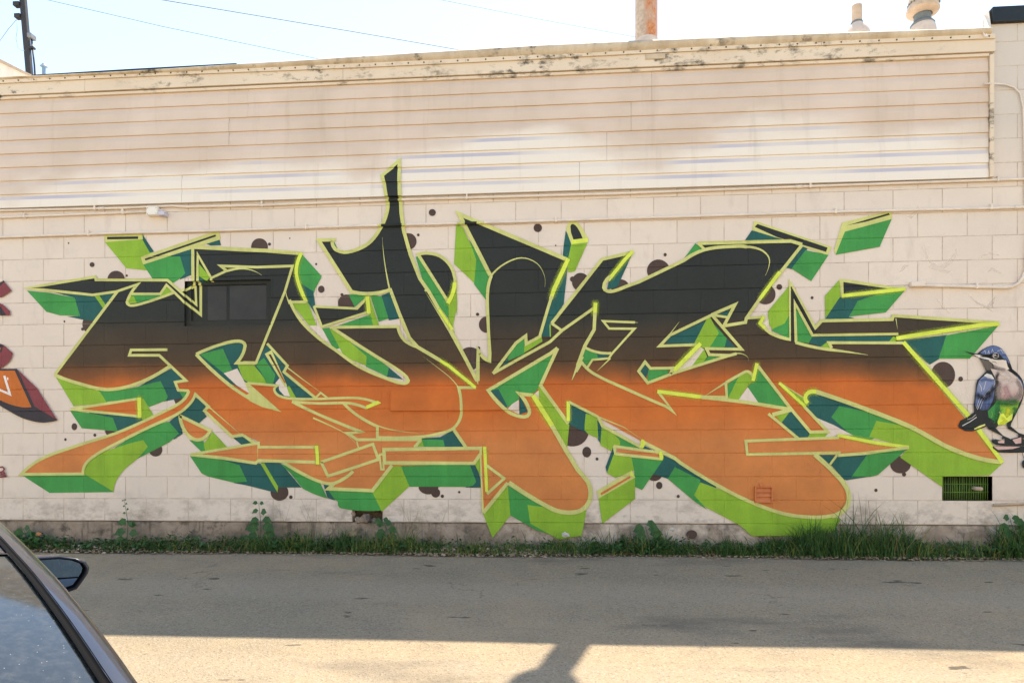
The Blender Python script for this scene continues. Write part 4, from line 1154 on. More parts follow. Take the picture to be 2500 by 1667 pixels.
BIRDTXT = """
P bk N 560,295 700,190~ 900,118~ 1080,190~ 1180,330~ 1260,500~ 1300,620 1340,650 1500,820~ 1555,1000~ 1540,1200~ 1460,1420 O 1440,60 1330,280 1280,380 1270,440 1440,580 1568,620 1568,680 1430,680 1420,600 1210,490 1180,420 1200,370 1000,430 950,480 1110,640 1230,690 1350,770 1340,860 1160,850 1130,700 1080,720 1090,650 900,550 800,500 760,440 560,520 440,550 300,540 170,470 150,430 200,320 340,250 490,140 N 480,1400 520,1100~ 550,880~ 660,760~ 750,660 690,540 610,390
P bk N 265,230 400,265 560,300 640,350 600,375 440,310
P gw N 480,310 620,325 850,405 900,450 700,405 590,370
P bl N 620,280 740,185~ 910,126~ 1080,200~ 1185,350 1245,500 1200,480 1120,400 1020,290 880,285 800,310 680,300
P wg N 870,400 960,425~ 1100,425 1170,440 1200,560 1240,620 1180,650 1050,630 930,570 880,500 800,445
P gb N 620,400 800,455 870,520 880,600 830,640 760,650 690,540
O wg N 950,335,68,60
O bk N 955,338,54,48
O gw N 935,320,14,12
P bc N 840,615 1000,635 1200,650 1320,720 1480,880~ 1535,1050~ 1515,1200~ 1440,1350 1180,1360 1010,1340 985,1100 950,860 920,770
P bw N 740,730 860,760 945,850 945,950 900,1250 800,1480 640,1500 510,1400 530,1150 565,960 600,850
P gw N 700,760 760,712 860,742 920,830 800,850 760,800
H gy 260 N 1230,1270 1330,1260 1440,1200
H gy 220 N 1010,900 1000,1100 1030,1280
H pk 240 N 1150,1000 1200,1150 1150,1240
H wt 200 N 1050,700 1180,760 1280,860
H gy 160 N 1400,860 1480,1000 1480,1180
P mg N 980,1290 1050,1300 1040,1500 O 950,200 930,330 800,250 780,120 900,0
P lg N 1040,1310 1250,1330 1460,1300 1400,1480 O 1330,170 1200,330 1160,400 1000,420 980,350 1040,150
H gn 240 N 1000,1330 1200,1340 1400,1330
H gn 200 O 1000,60 980,200 930,330
H yl 180 O 1220,60 1200,180 1120,300
P by O 1050,180 1120,170 1180,270 1320,150 1290,300 1150,390 1000,410 990,340
P lm O 490,490 600,430 720,390 730,420 620,470 500,510
S gw 14 O 240,430 400,345 545,245
S gw 8 O 350,300 450,260 530,190
S gw 8 N 560,1480 640,1280 720,1180
S gw 8 N 720,1160 780,1080 820,1050
P bk O 855,740 890,700 1000,725 1140,760 1300,700 1500,650 1568,650 1568,862 1100,855 950,832 880,790
P pk O 990,760 1130,735 1130,800 1010,795
P pk O 1300,722 1490,672 1490,795 1370,812
P bk O 880,870 900,915 980,980 1100,1000 1568,995 1568,865 900,862
P pk O 895,868 1480,872 1300,922 1000,940
O bk O 1560,1240,58,90
S gb 16 O 1510,1000 1555,1150
S gw 7 N 690,260 720,230 740,300
S gw 7 N 780,290 800,230 815,300
S gw 7 N 860,260 880,200 900,255
S gw 6 N 980,240 1060,220 1110,290
S gw 6 N 1040,200 1100,220 1150,300
S bk 10 N 640,330 760,330 860,300 1000,290 1080,380
S bk 9 N 870,470 930,470 970,495
S bk 12 N 1120,420 1160,400 1190,440 1220,560
S gw 7 N 1400,800 1470,880 1510,980
S bl 16 N 1380,760 1480,860 1530,1000
S gw 8 N 600,930 640,1010 650,1090
S gw 8 N 690,1060 720,960 740,880
S gw 8 N 890,1010 930,930 925,860
S gw 6 N 800,1100 830,1060 835,1090
S bl 10 N 660,1060 650,1180 600,1330
S gw 6 N 540,1450 590,1280 640,1180
S gw 6 N 620,1460 680,1300 760,1160
S pk 14 N 1360,1080 1370,1130 1360,1170
S lg 10 O 860,120 880,190 850,260
S lm 8 O 1100,230 1130,320 1090,380
S lm 8 O 1220,200 1240,260 1200,320
S mg 10 O 1030,60 1060,130 1110,60
S lm 7 O 1340,80 1300,160 1280,240
S wg 10 O 1020,130 1050,180
S pk 8 O 1520,700 1560,700
S gw 6 O 880,720 930,715
H bk 170 N 760,1150 850,1100 920,1000
H bk 200 N 560,1180 700,1250 860,1180
H bl 120 N 640,880 740,830 860,860
H bk 120 N 1000,700 960,800 980,980
H bk 90 N 640,350 780,350 880,320
H gy 120 N 900,560 1000,610 1150,640
H bk 90 N 1230,560 1290,660 1400,760
H yl 110 O 1080,250 1150,330 1060,390
H gn 120 O 1300,60 1380,80 1340,160
"""
LEFTTXT = """
P mr R -160,0 -60,60 90,100 270,260 220,400~ 120,500~ 0,562 -160,600
P dk R -160,20 90,100 60,220 0,270 -160,300
P og R -160,140 45,155 0,240 -160,260
P mr R 350,568 745,945 1000,1350 1140,1562 700,1330
P dk R -160,565 355,565 700,1300 1140,1562 1050,1590~ 800,1610~ 450,1520~ 150,1360~ 0,1270 -160,1200
P og R -160,600 310,600 635,1312 430,1310~ 200,1250~ 0,1160 -160,1100
S gw 42 R 105,700 135,800 215,1060 -20,960
O gw R 172,758,14,28
P mr Q -160,400 0,310 95,215 250,405 40,540 -160,440
P dk Q -160,380 0,260 95,203 112,228 0,335
P mr Q -160,620 0,640 100,690 215,800 218,888 -160,880
P dk Q -160,640 10,680 150,886 -160,880
S mr 10 Z 0,95 25,90 38,105 15,135 0,120
S mr 10 Z 0,130 30,120 40,135 20,140
S mr 10 Z 0,145 40,145 48,155 20,158 0,160
"""
# ------------------------------------------------------------------ painting on the wall
from mathutils.geometry import tessellate_polygon
TILES = dict(A=(40, 540, 4), B=(600, 380, 4), C=(600, 700, 4), D=(40, 880, 4), E=(600, 980, 4), F=(1060, 500, 4), G=(1060, 820, 4), H=(1160, 980, 4), I=(1560, 500, 4),
             J=(1560, 780, 4), K=(1912, 500, 4), L=(1912, 820, 4), M=(1660, 980, 4), N=(2320, 830, 8.711), O=(2320, 990, 8.711), Q=(0, 660, 8), R=(0, 830, 8), Z=(0, 1107, 2.8))
JH = 0.0045
JZ = [Z0 + CH * k for k in range(0, 16)]
def surf(x, z):                                   # how far the wall surface stands out at a point
    if WIN[0] < x < WIN[1] and WIN[2] < z < WIN[3]:
        fr = x < WIN[0] + FRW * 0.9 or x > WIN[1] - FRW or z < WIN[2] + FRW or z > WIN[3] - FRW * 0.6
        return -WIN_D + (0.0195 if fr else 0.0015)
    if z > SID_Z0 and x < XC:
        t = (z - SID_Z0) / SID_H; return prot(t - math.floor(t)) + 0.0018
    if PATCH[0] <= x <= PATCH[1] and PATCH[2] <= z <= PATCH[3]: return 0.0205
    for k, zb in enumerate(JZ):
        if abs(z - zb) < JH * 0.3: return -0.0042
    k = math.floor((z - Z0) / CH)
    if k >= 0:
        u = ((x - course_shift(k)) / PITCH) % 1.0
        if min(u, 1 - u) * PITCH < JH * 0.3: return -0.0024
    return 0.0
E_ = 0.0007
ZL = sorted([z + d for z in JZ if z < SID_Z0 for d in (-JH, 0, JH)] + [SID_Z0 - E_, SID_Z0 + E_] +
            [SID_Z0 + SID_H * c + d for c in range(0, 6) for d in ((-E_, E_) if c else ())] + [SID_Z0 + SID_H * (c + t) for c in range(0, 6) for t in (0.58, 0.88)] +
            [WIN[2] - E_, WIN[2] + E_, WIN[3] - E_, WIN[3] + E_, WIN[2] + FRW - E_, WIN[2] + FRW + E_, WIN[3] - FRW * 0.6 - E_, WIN[3] - FRW * 0.6 + E_] +
            [PATCH[2] - E_, PATCH[2] + E_, PATCH[3] - E_, PATCH[3] + E_])
XL_ = [WIN[0] - E_, WIN[0] + E_, WIN[1] - E_, WIN[1] + E_, WIN[0] + FRW * 0.9 - E_, WIN[0] + FRW * 0.9 + E_, WIN[1] - FRW - E_, WIN[1] - FRW + E_, PATCH[0] - E_, PATCH[0] + E_, PATCH[1] - E_, PATCH[1] + E_]
LAYER = [0]
def paint_mesh(name, verts2, faces, mat, parent, uvs=None):
    bm = bmesh.new()
    vs = [bm.verts.new((x, 0, z)) for x, z in verts2]
    lay = bm.loops.layers.uv.new('across') if uvs else None
    for f in faces:
        try: fc = bm.faces.new([vs[i] for i in f])
        except ValueError: continue
        if uvs:
            for lp, i in zip(fc.loops, f): lp[lay].uv = uvs[i]
    bmesh.ops.dissolve_degenerate(bm, dist=1e-5, edges=bm.edges[:])
    xs_ = [v[0] for v in verts2]; zs_ = [v[1] for v in verts2]
    x0, x1, z0, z1 = min(xs_), max(xs_), min(zs_), max(zs_)
    for z in ZL:
        if z0 < z < z1: bmesh.ops.bisect_plane(bm, geom=bm.verts[:] + bm.edges[:] + bm.faces[:], plane_co=(0, 0, z), plane_no=(0, 0, 1), dist=1e-6)
    rects_ = ((WIN, XL_[:8]), (PATCH, XL_[8:]))
    for rc, xl in rects_:
        if z1 < rc[2] or z0 > rc[3]: continue
        for x in xl:
            if x0 < x < x1:
                fs = [f for f in bm.faces if rc[2] - 0.01 < f.calc_center_median().z < rc[3] + 0.01]
                if fs: bmesh.ops.bisect_plane(bm, geom=list({v for f in fs for v in f.verts}) + list({e for f in fs for e in f.edges}) + fs, plane_co=(x, 0, 0), plane_no=(1, 0, 0), dist=1e-6)
    for k in range(0, 15):
        a, b = Z0 + CH * k, min(Z0 + CH * (k + 1), SID_Z0)
        if b < z0 or a > z1: continue
        fs = [f for f in bm.faces if a < f.calc_center_median().z < b]
        if not fs: continue
        geom = list({v for f in fs for v in f.verts}) + list({e for f in fs for e in f.edges}) + fs
        fx0 = min(v.co.x for f in fs for v in f.verts); fx1 = max(v.co.x for f in fs for v in f.verts)
        i0 = math.floor((fx0 - course_shift(k)) / PITCH); i1 = math.ceil((fx1 - course_shift(k)) / PITCH)
        for i in range(i0, i1 + 1):
            xj = course_shift(k) + PITCH * i
            for d in (-JH, 0, JH):
                if fx0 < xj + d < fx1:
                    geom = bmesh.ops.bisect_plane(bm, geom=geom, plane_co=(xj + d, 0, 0), plane_no=(1, 0, 0), dist=1e-6)['geom']
    LAYER[0] += 1; off = 0.0012 + LAYER[0] * 2.6e-5
    for v in bm.verts: v.co.y = -surf(v.co.x, v.co.z) - off
    bm.normal_update()
    fl = [f for f in bm.faces if f.normal.y > 0]
    if fl: bmesh.ops.reverse_faces(bm, faces=fl)
    o = link(name, mesh_of(bm, name), mat, parent)
    return o
def w2(px, py):
    p = at_y(px, py, 0.0)
    if p.z > SID_Z0 and p.x < XC: p = at_y(px, py, -0.03)
    return (p.x, p.z)
def parse(tokens):
    pts, tile = [], None
    for tk in tokens:
        if tk in TILES: tile = TILES[tk]; continue
        sm = tk.endswith('~'); a = [float(v) for v in tk.rstrip('~').split(',')]
        pts.append((tile[0] + a[0] / tile[2], tile[1] + a[1] / tile[2], sm) + tuple(v / tile[2] for v in a[2:]))
    return pts
def smooth_path(pts, closed):
    out = []; n = len(pts)
    for i in range(n if closed else n - 1):
        p1, p2 = pts[i], pts[(i + 1) % n]
        p0 = pts[i - 1] if (closed or i > 0) else p1; p3 = pts[(i + 2) % n] if (closed or i + 2 < n) else p2
        out.append((p1[0], p1[1]))
        if not (p1[2] or p2[2]): continue
        dx, dy = p2[0] - p1[0], p2[1] - p1[1]; L = math.hypot(dx, dy) or 1e-6
        def tan(q0, q1, q2, sm):
            if not sm: return None
            tx, ty = q2[0] - q0[0], q2[1] - q0[1]; l = math.hypot(tx, ty) or 1e-6; return (tx / l * L, ty / l * L)
        t1 = tan(p0, p1, p2, p1[2]); t2 = tan(p1, p2, p3, p2[2])
        if t1 is None: t1 = (2 * dx - t2[0], 2 * dy - t2[1])
        if t2 is None: t2 = (2 * dx - t1[0], 2 * dy - t1[1])
        k = max(3, min(14, int(L / 8)))
        for s in range(1, k):
            t = s / k; h1 = 2 * t ** 3 - 3 * t ** 2 + 1; h2 = t ** 3 - 2 * t ** 2 + t; h3 = -2 * t ** 3 + 3 * t ** 2; h4 = t ** 3 - t ** 2
            out.append((h1 * p1[0] + h2 * t1[0] + h3 * p2[0] + h4 * t2[0], h1 * p1[1] + h2 * t1[1] + h3 * p2[1] + h4 * t2[1]))
    if not closed: out.append((pts[-1][0], pts[-1][1]))
    return out
def hand(v, i): return v + 0.35 * mn.noise((i * 0.7, v * 0.01, 3))      # the slight waver of a hand-held can
def polygon(name, pts, mat, parent):
    path = smooth_path(pts, True)
    P = [Vector((x, y, 0)) for x, y in path]
    tris = tessellate_polygon([P])
    return paint_mesh(name, [w2(x, y) for x, y in path], tris, mat, parent)
def stroke(name, pts, w, mat, parent, taper=False, soft=False):
    path = smooth_path(pts, False)
    fine = [path[0]]
    for a, b in zip(path, path[1:]):
        L = math.hypot(b[0] - a[0], b[1] - a[1]); k = max(1, int(L / 40))
        for s in range(1, k + 1): fine.append((a[0] + (b[0] - a[0]) * s / k, a[1] + (b[1] - a[1]) * s / k))
    path = fine; n = len(path); L_, R_ = [], []
    if soft:                                       # overspray also runs a little past both ends
        a, b = path[0], path[1]; l = math.hypot(b[0] - a[0], b[1] - a[1]) or 1; path[0] = (a[0] - (b[0] - a[0]) / l * w * 0.4, a[1] - (b[1] - a[1]) / l * w * 0.4)
        a, b = path[-1], path[-2]; l = math.hypot(b[0] - a[0], b[1] - a[1]) or 1; path[-1] = (a[0] - (b[0] - a[0]) / l * w * 0.4, a[1] - (b[1] - a[1]) / l * w * 0.4)
    seg = [math.hypot(path[i + 1][0] - path[i][0], path[i + 1][1] - path[i][1]) for i in range(n - 1)]; tot = sum(seg); acc = 0
    for i in range(n):
        if i > 0: acc += seg[i - 1]
        h = w / 2 * (1 + 0.10 * mn.noise((path[i][0] * 0.03, path[i][1] * 0.03, w)))
        if taper: h *= max(0.10, 1 - (acc / tot) ** 1.3)
        a = path[max(i - 1, 0)]; b = path[i]; c = path[min(i + 1, n - 1)]
        d1 = Vector((b[0] - a[0], b[1] - a[1])); d2 = Vector((c[0] - b[0], c[1] - b[1]))
        if d1.length < 1e-6: d1 = d2
        if d2.length < 1e-6: d2 = d1
        d1.normalize(); d2.normalize()
        n1 = Vector((-d1.y, d1.x)); n2 = Vector((-d2.y, d2.x)); m = n1 + n2
        if m.length < 0.15: m = n1
        m.normalize(); k = min(3.2, 1 / max(0.2, m.dot(n1)))
        L_.append((b[0] + m.x * h * k, b[1] + m.y * h * k)); R_.append((b[0] - m.x * h * k, b[1] - m.y * h * k))
    V = [w2(*p) for p in L_] + [w2(*p) for p in R_]
    Fc = [(i, i + 1, n + i + 1, n + i) for i in range(n - 1)]
    Fc2 = []
    for f in Fc: Fc2 += [(f[0], f[1], f[2]), (f[0], f[2], f[3])]
    if soft:
        cum = [0.0]
        for i in range(n - 1): cum.append(cum[-1] + math.hypot(path[i + 1][0] - path[i][0], path[i + 1][1] - path[i][1]))
        uv = [(0.0, q / cum[-1]) for q in cum] + [(1.0, q / cum[-1]) for q in cum]
        return paint_mesh(name, V, Fc2, mat, parent, uv)
    return paint_mesh(name, V, Fc2, mat, parent)
NAMES = dict(ol='lime_outline', by='yellow_highlight', lg='light_green_face', mg='green_face', tl='teal_face', bk='black_shape', br='brown_spot', wh='white_gap', fl='faded_fill', wg='grey_white_shape',
             gw='pale_stroke', bl='blue_feathers', pk='pink_shape', gb='grey_brown_shape', lm='pale_yellow_edge', mr='maroon_face', dk='dark_outline', og='orange_fill', pw='pale_bird')
NAMES['or'] = 'orange_strip'; NAMES['bc'] = 'chest'; NAMES['bw'] = 'wing'
def draw(text, parent):
    for ln in text.strip().splitlines():
        if not ln or ln[0] == '#': continue
        tk = ln.split(); op = tk[0]
        if op == 'F': polygon('letter_fill', parse(tk[1:]), MATS['paint_fl'], parent); continue
        c = tk[1]; mat = MATS.get('paint_' + c); nm = NAMES.get(c)
        if op == 'P': polygon(nm, parse(tk[2:]), mat, parent)
        elif op == 'O':
            (x, y, _, rx, ry), = parse(tk[2:]); k = 26
            polygon(nm, [(x + (rx + 0.25 * mn.noise((i, x, 1))) * math.cos(2 * math.pi * i / k), y + (ry + 0.25 * mn.noise((i, x, 9))) * math.sin(2 * math.pi * i / k), False) for i in range(k)], mat, parent)
        elif op == 'H': stroke('soft_shading', parse(tk[3:]), float(tk[2]) / TILES[tk[3]][2], MATS['halo_' + c], parent, False, True)
        elif op in 'ST':
            sc = TILES[tk[3]][2]
            if c == 'by' and parent.name == 'graffiti_mural': stroke('overspray', parse(tk[3:]), max(14.0, float(tk[2]) / sc * 3.0), MATS['halo_by'], parent, False, True)
            stroke(nm, parse(tk[3:]), float(tk[2]) / sc, mat, parent, op == 'T')
MUR = empty('graffiti_mural', (-0.5, -0.005, 1.5)); tag(MUR, 'large graffiti lettering fading from black to orange with green block sides', 'mural')
GHOST = """
P pw K 1378,390 1400,480 1450,550 1520,600 1600,560 1660,490 1690,420 1700,480 1650,570 1570,630 1650,650 1600,668 1480,640 1420,610 1440,580 1400,520
P pw K 1900,540 1960,480 2020,460 2120,495 2030,485 1970,500
P pw K 1990,660 2035,615 2140,665 2110,672 2040,640
P pw K 1130,665 1180,585 1240,590 1200,610 1160,650
P pw K 1800,870 1900,950 1990,990 2080,880 2060,960 2010,1005 2050,1050 1980,1010 1880,960
P pw K 1210,120 1290,60 1315,0 1325,20 1300,90 1250,140
P pw K 1490,910 1560,980 1640,1060 1620,1060 1540,990
"""
gh = empty('painted_birds', (3.0, -0.005, 2.4)); tag(gh, 'faint white painted bird shapes on the wall at upper right', 'mural')
draw(GHOST, gh)
draw(MURAL, MUR)
BIRD = empty('bird_painting', (3.4, -0.005, 1.0)); tag(BIRD, 'painted blue and pink bird perched on two fingers at right edge', 'mural')
draw(BIRDTXT, BIRD)
LEFT = empty('graffiti_lettering', (-5.2, -0.005, 1.2)); tag(LEFT, 'maroon and orange graffiti lettering cut off by the left frame edge', 'mural')
draw(LEFTTXT, LEFT)
# the spire of the mural also runs over the two conduits
def sleeve(pts, px0, px1, rad, mat, parent, name):
    def y_at(px):
        for a, b in zip(RAWS[parent.name], RAWS[parent.name][1:]):
            if a[0] <= px <= b[0]: return a[1] + (b[1] - a[1]) * (px - a[0]) / (b[0] - a[0])
    link(name, tube_mesh(name, [at_y(px0, y_at(px0), cy), at_y((px0 + px1) / 2, y_at((px0 + px1) / 2), cy), at_y(px1, y_at(px1), cy)], rad, 10), mat, MUR)
RAWS = {'upper': [(640, 501), (1000, 487), (1500, 473)], 'lower': [(500, 564), (900, 551), (1250, 542), (1600, 531)]}
class _N: pass
for nm, segs in (('upper', ((941, 949, 'ol'), (949, 972, 'bk'), (972, 981, 'ol'))), ('lower', ((922, 931, 'ol'), (931, 981, 'bk'), (981, 990, 'ol'), (1116, 1135, 'ol'), (1135, 1164, 'bk'), (1164, 1182, 'ol')))):
    q = _N(); q.name = nm
    for a, b, c in segs: sleeve(None, a, b, 0.0122, MATS['paint_' + c], q, NAMES[c])
# ------------------------------------------------------------------ verge plants
def leaf_mat(name, c1, c2, sub=0.0):
    t = NT(name)
    n = t.noise(25, 3, 0.6); oi = t.n.new('ShaderNodeObjectInfo')
    c = t.mix(t.rng(n, 0.3, 0.7), lin(c1), lin(c2)); t.col(c); t.set(rough=0.55, spec=0.35)
    tr = t.n.new('ShaderNodeBsdfTranslucent'); t.l.new(c, tr.inputs[0])
    ms = t.n.new('ShaderNodeMixShader'); ms.inputs[0].default_value = 0.3
    out = t.n['Material Output']; t.l.new(t.b.outputs[0], ms.inputs[1]); t.l.new(tr.outputs[0], ms.inputs[2]); t.l.new(ms.outputs[0], out.inputs[0])
    MATS[name] = t.m
leaf_mat('grass_dark', (52, 88, 46), (82, 118, 60)); leaf_mat('grass_light', (104, 128, 62), (150, 154, 84)); leaf_mat('leaf_dark', (44, 82, 46), (72, 114, 58)); leaf_mat('straw', (150, 132, 92), (176, 156, 112))
leaf_mat('dead_leaf', (140, 116, 88), (188, 166, 138))
TOP = [(-200, 1300), (30, 1290), (100, 1298), (200, 1325), (300, 1318), (400, 1300), (500, 1312), (640, 1295), (700, 1292), (800, 1278), (850, 1282), (950, 1275), (1000, 1282), (1050, 1302), (1150, 1308), (1250, 1306), (1300, 1305), (1400, 1300),
       (1500, 1290), (1580, 1280), (1640, 1296), (1700, 1312), (1750, 1312), (1850, 1300), (1950, 1285), (2000, 1255), (2050, 1245), (2130, 1240), (2200, 1262), (2250, 1296), (2300, 1325), (2400, 1312), (2450, 1280), (2500, 1262), (2700, 1280)]
def top_h(x):
    d = Vector((x, -0.12, 0)) - CAM; s, c = math.sin(YAW), math.cos(YAW); dep = -s * d.x + c * d.y; px = CX + F_PX * (c * d.x + s * d.y) / dep
    px = max(-199, min(2699, px))
    for a, b in zip(TOP, TOP[1:]):
        if a[0] <= px <= b[0]:
            y = a[1] + (b[1] - a[1]) * (px - a[0]) / (b[0] - a[0]); break
    return max(0.04, 0.70 - (y - HOR) / F_PX * dep), px
def grass(name, n, hmin, hmax, wid, mat, dens, lean=0.9, ymin=ROAD_Y + 0.02, ymax=0.0, seed=1, kind='stuff', parent=None, x0=-6.2, x1=4.4, label=None, cat=None):
    rnd = random.Random(seed); V, Fc = [], []
    k = 0; tries = 0
    while k < n and tries < n * 20:
        tries += 1
        x = rnd.uniform(x0, x1); H, px = top_h(x)
        y = rnd.uniform(ymin, ymax)
        if rnd.random() > dens(px) * max(0.06, min(1.0, 0.5 + 1.5 * mn.noise((x * 3.1, y * 5, seed)) + 0.8 * mn.noise((x * 11, y * 11, seed)))): continue
        k += 1; H *= (0.46 if px < 1900 else 0.66) + 0.62 * max(0.0, min(1.0, 0.5 + mn.noise((x * 4.3, 7, seed)))); z = verge_z(x, y) - 0.01
        h = H * rnd.uniform(hmin, hmax); a = rnd.uniform(0, 2 * math.pi); L = h * rnd.uniform(0.15, lean)
        dx, dy = math.cos(a) * L, -abs(math.sin(a)) * L * (0.8 if y > -0.12 else rnd.choice((-0.6, 0.6)))
        w = wid * rnd.uniform(0.6, 1.3); wx, wy = -math.sin(a) * w, math.cos(a) * w
        if abs(wx) < w * 0.4: wx = w * 0.6
        b = len(V); S = 4
        for s in range(S):
            t = s / S; q = t * t
            zz = z + h * (t - 0.22 * q * L / max(h, 0.01)); cx_, cy_ = x + dx * q, min(y + dy * q, -0.004)
            ww = (1 - 0.55 * t)
            V.append((cx_ - wx * ww, cy_ - wy * ww, zz)); V.append((cx_ + wx * ww, cy_ + wy * ww, zz))
        V.append((x + dx, min(y + dy, -0.004), z + h * (1 - 0.22 * L / max(h, 0.01))))
        for s in range(S - 1):
            i = b + 2 * s; Fc.append((i, i + 1, i + 3, i + 2))
        i = b + 2 * (S - 1); Fc.append((i, i + 1, i + 2))
    o = link(name, pyd(name, V, Fc, True), mat, parent)
    if kind: tag(o, label, cat, kind=kind)
    return o
def bump_d(*c):
    def f(px):
        return min(1.0, 0.25 + sum(a * math.exp(-((px - m) / s) ** 2) for a, m, s in c))
    return f
grass('grass', 6500, 0.25, 0.85, 0.0035, MATS['grass_dark'], bump_d((0.6, 760, 160), (0.8, 2080, 170), (0.8, 1800, 120), (0.7, 2480, 60), (0.3, 1500, 150)), seed=1, label='dark green grass along the foot of the wall', cat='grass')
grass('grass', 2600, 0.2, 0.8, 0.003, MATS['grass_light'], bump_d((0.7, 1120, 110), (0.5, 640, 120), (0.3, 2300, 100), (0.4, 900, 80)), seed=2, label='yellowish lighter grass blades mixed into the verge', cat='grass')
grass('grass', 240, 0.8, 1.25, 0.004, MATS['grass_dark'], bump_d((1.2, 2090, 90), (0.5, 2480, 50), (-0.15, 400, 400)), lean=0.7, seed=5, label='tall grass blades standing above the rest of the verge', cat='grass')
grass('grass', 220, 0.9, 1.5, 0.0026, MATS['grass_light'], bump_d((0.4, 700, 300), (0.4, 1500, 300), (0.6, 2150, 150)), lean=1.0, seed=14, label='ragged single blades rising above the verge', cat='grass')
grass('grass', 700, 0.3, 1.1, 0.0022, MATS['straw'], bump_d((0.5, 640, 200), (0.6, 1150, 140), (0.6, 2250, 160), (0.3, 300, 200)), lean=1.2, seed=9, label='dry straw-coloured grass blades scattered through the verge', cat='grass')
def leaves(name, n, size, mat, dens, hf, seed, label, cat):
    rnd = random.Random(seed); V, Fc = [], []; k = 0; tr = 0
    while k < n and tr < n * 30:
        tr += 1
        x = rnd.uniform(-6.2, 4.4); H, px = top_h(x)
        if rnd.random() > dens(px): continue
        k += 1; y = rnd.uniform(ROAD_Y + 0.02, -0.015); H = min(H, 0.17 if size < 0.02 else 0.14); z = verge_z(x, y) + H * rnd.uniform(0.02, hf) * (0.45 + 0.55 * rnd.random()) * (0.5 + 0.7 * max(0, min(1, 0.5 + mn.noise((x * 5, 3, seed)))))
        s = size * rnd.uniform(0.6, 1.4); a = rnd.uniform(0, 6.28); tl = rnd.uniform(-0.7, 0.9)
        u = Vector((math.cos(a), math.sin(a), tl)).normalized(); v = Vector((-math.sin(a), math.cos(a), rnd.uniform(-0.5, 0.5))).normalized()
        c = Vector((x, y, z)); b = len(V)
        for p in (c - u * s, c - u * 0.2 * s + v * 0.5 * s, c + u * 0.5 * s + v * 0.42 * s + Vector((0, 0, -0.1 * s)), c + u * s + Vector((0, 0, -0.25 * s)), c + u * 0.5 * s - v * 0.42 * s, c - u * 0.2 * s - v * 0.5 * s):
            V.append((p.x, min(p.y, -0.003), max(p.z, verge_z(p.x, p.y) + 0.002)))
        Fc += [(b, b + 1, b + 2, b + 3), (b, b + 3, b + 4, b + 5)]
    tag(link(name, pyd(name, V, Fc, True), mat), label, cat, kind='stuff')
leaves('weeds', 7500, 0.016, MATS['leaf_dark'], bump_d((0.5, 300, 300), (0.6, 700, 140), (0.7, 1580, 110), (0.5, 2000, 200), (0.8, 2480, 70), (0.4, 60, 60)), 0.8, 21, 'low dark broad-leaved weeds along the wall', 'weeds')
leaves('weeds', 900, 0.03, MATS['leaf_dark'], bump_d((0.8, 60, 60), (0.6, 700, 60), (0.6, 930, 60), (0.9, 1560, 90), (0.9, 2480, 60), (-0.2, 1150, 150)), 1.0, 25, 'larger dark leaves of weeds standing in clumps', 'weeds')
leaves('weeds', 1500, 0.012, MATS['grass_light'], bump_d((0.6, 640, 150), (0.5, 1100, 120), (0.3, 1800, 200)), 0.5, 22, 'pale small-leaved weeds low in the verge', 'weeds')
# leaf litter and grit along the lane edge
rnd = random.Random(31); V, Fc = [], []
for i in range(3200):
    x = rnd.uniform(-6.2, 4.4); y = ROAD_Y + rnd.gauss(0.03, 0.04) if rnd.random() < 0.7 else rnd.uniform(ROAD_Y, -0.02)
    if y > -0.01: continue
    z = max(verge_z(x, max(y, ROAD_Y)), gz(y)) + 0.010; s = rnd.uniform(0.004, 0.015); a = rnd.uniform(0, 6.28); b = len(V)
    for j in range(5):
        w = a + j * 1.257; V.append((x + math.cos(w) * s, y + math.sin(w) * s * 0.8, z + rnd.uniform(-0.004, 0.006)))
    V.append((x, y, z + 0.006)); Fc += [(b + j, b + (j + 1) % 5, b + 5) for j in range(5)]
tag(link('leaf_litter', pyd('leaf_litter', V, Fc), MATS['dead_leaf']), 'dry pale leaf litter along the edge of the lane', 'leaf litter', kind='stuff')
plain('stone', (186, 170, 150), rough=0.9, var=0.25, scale=30, bump=0.4)
rnd = random.Random(8); ico = None
bm = bmesh.new(); bmesh.ops.create_icosphere(bm, subdivisions=2, radius=1.0)
for v in bm.verts: v.co *= 1 + 0.28 * mn.noise(v.co * 1.3)
st_me = mesh_of(bm, 'stone', True)
V, Fc = [], []
for i in range(420):
    px = rnd.choice((rnd.gauss(1080, 60), rnd.gauss(1270, 40), rnd.uniform(80, 2450), rnd.gauss(180, 60)))
    x = at_y(px, 1340, -0.15).x; y = rnd.uniform(ROAD_Y + 0.0, -0.06); s = rnd.uniform(0.004, 0.013) * (1.6 if rnd.random() < 0.06 else 1); c = Vector((x, y, verge_z(x, y) + s * 0.5)); b = len(V)
    m = Matrix.Rotation(rnd.uniform(0, 6), 3, 'Z')
    for v in st_me.vertices:
        q = m @ v.co; V.append((c.x + q.x * s * 1.3, c.y + q.y * s, c.z + q.z * s * 0.7))
    for p in st_me.polygons: Fc.append(tuple(k + b for k in p.vertices))
tag(link('gravel', pyd('gravel', V, Fc, True), MATS['stone']), 'loose pale pebbles in the verge', 'gravel', kind='stuff')
def leaf_pts(c, u, v, s):
    return [c, c + u * 0.35 * s + v * 0.38 * s, c + u * 0.7 * s + v * 0.28 * s, c + u * s, c + u * 0.7 * s - v * 0.28 * s, c + u * 0.35 * s - v * 0.38 * s]
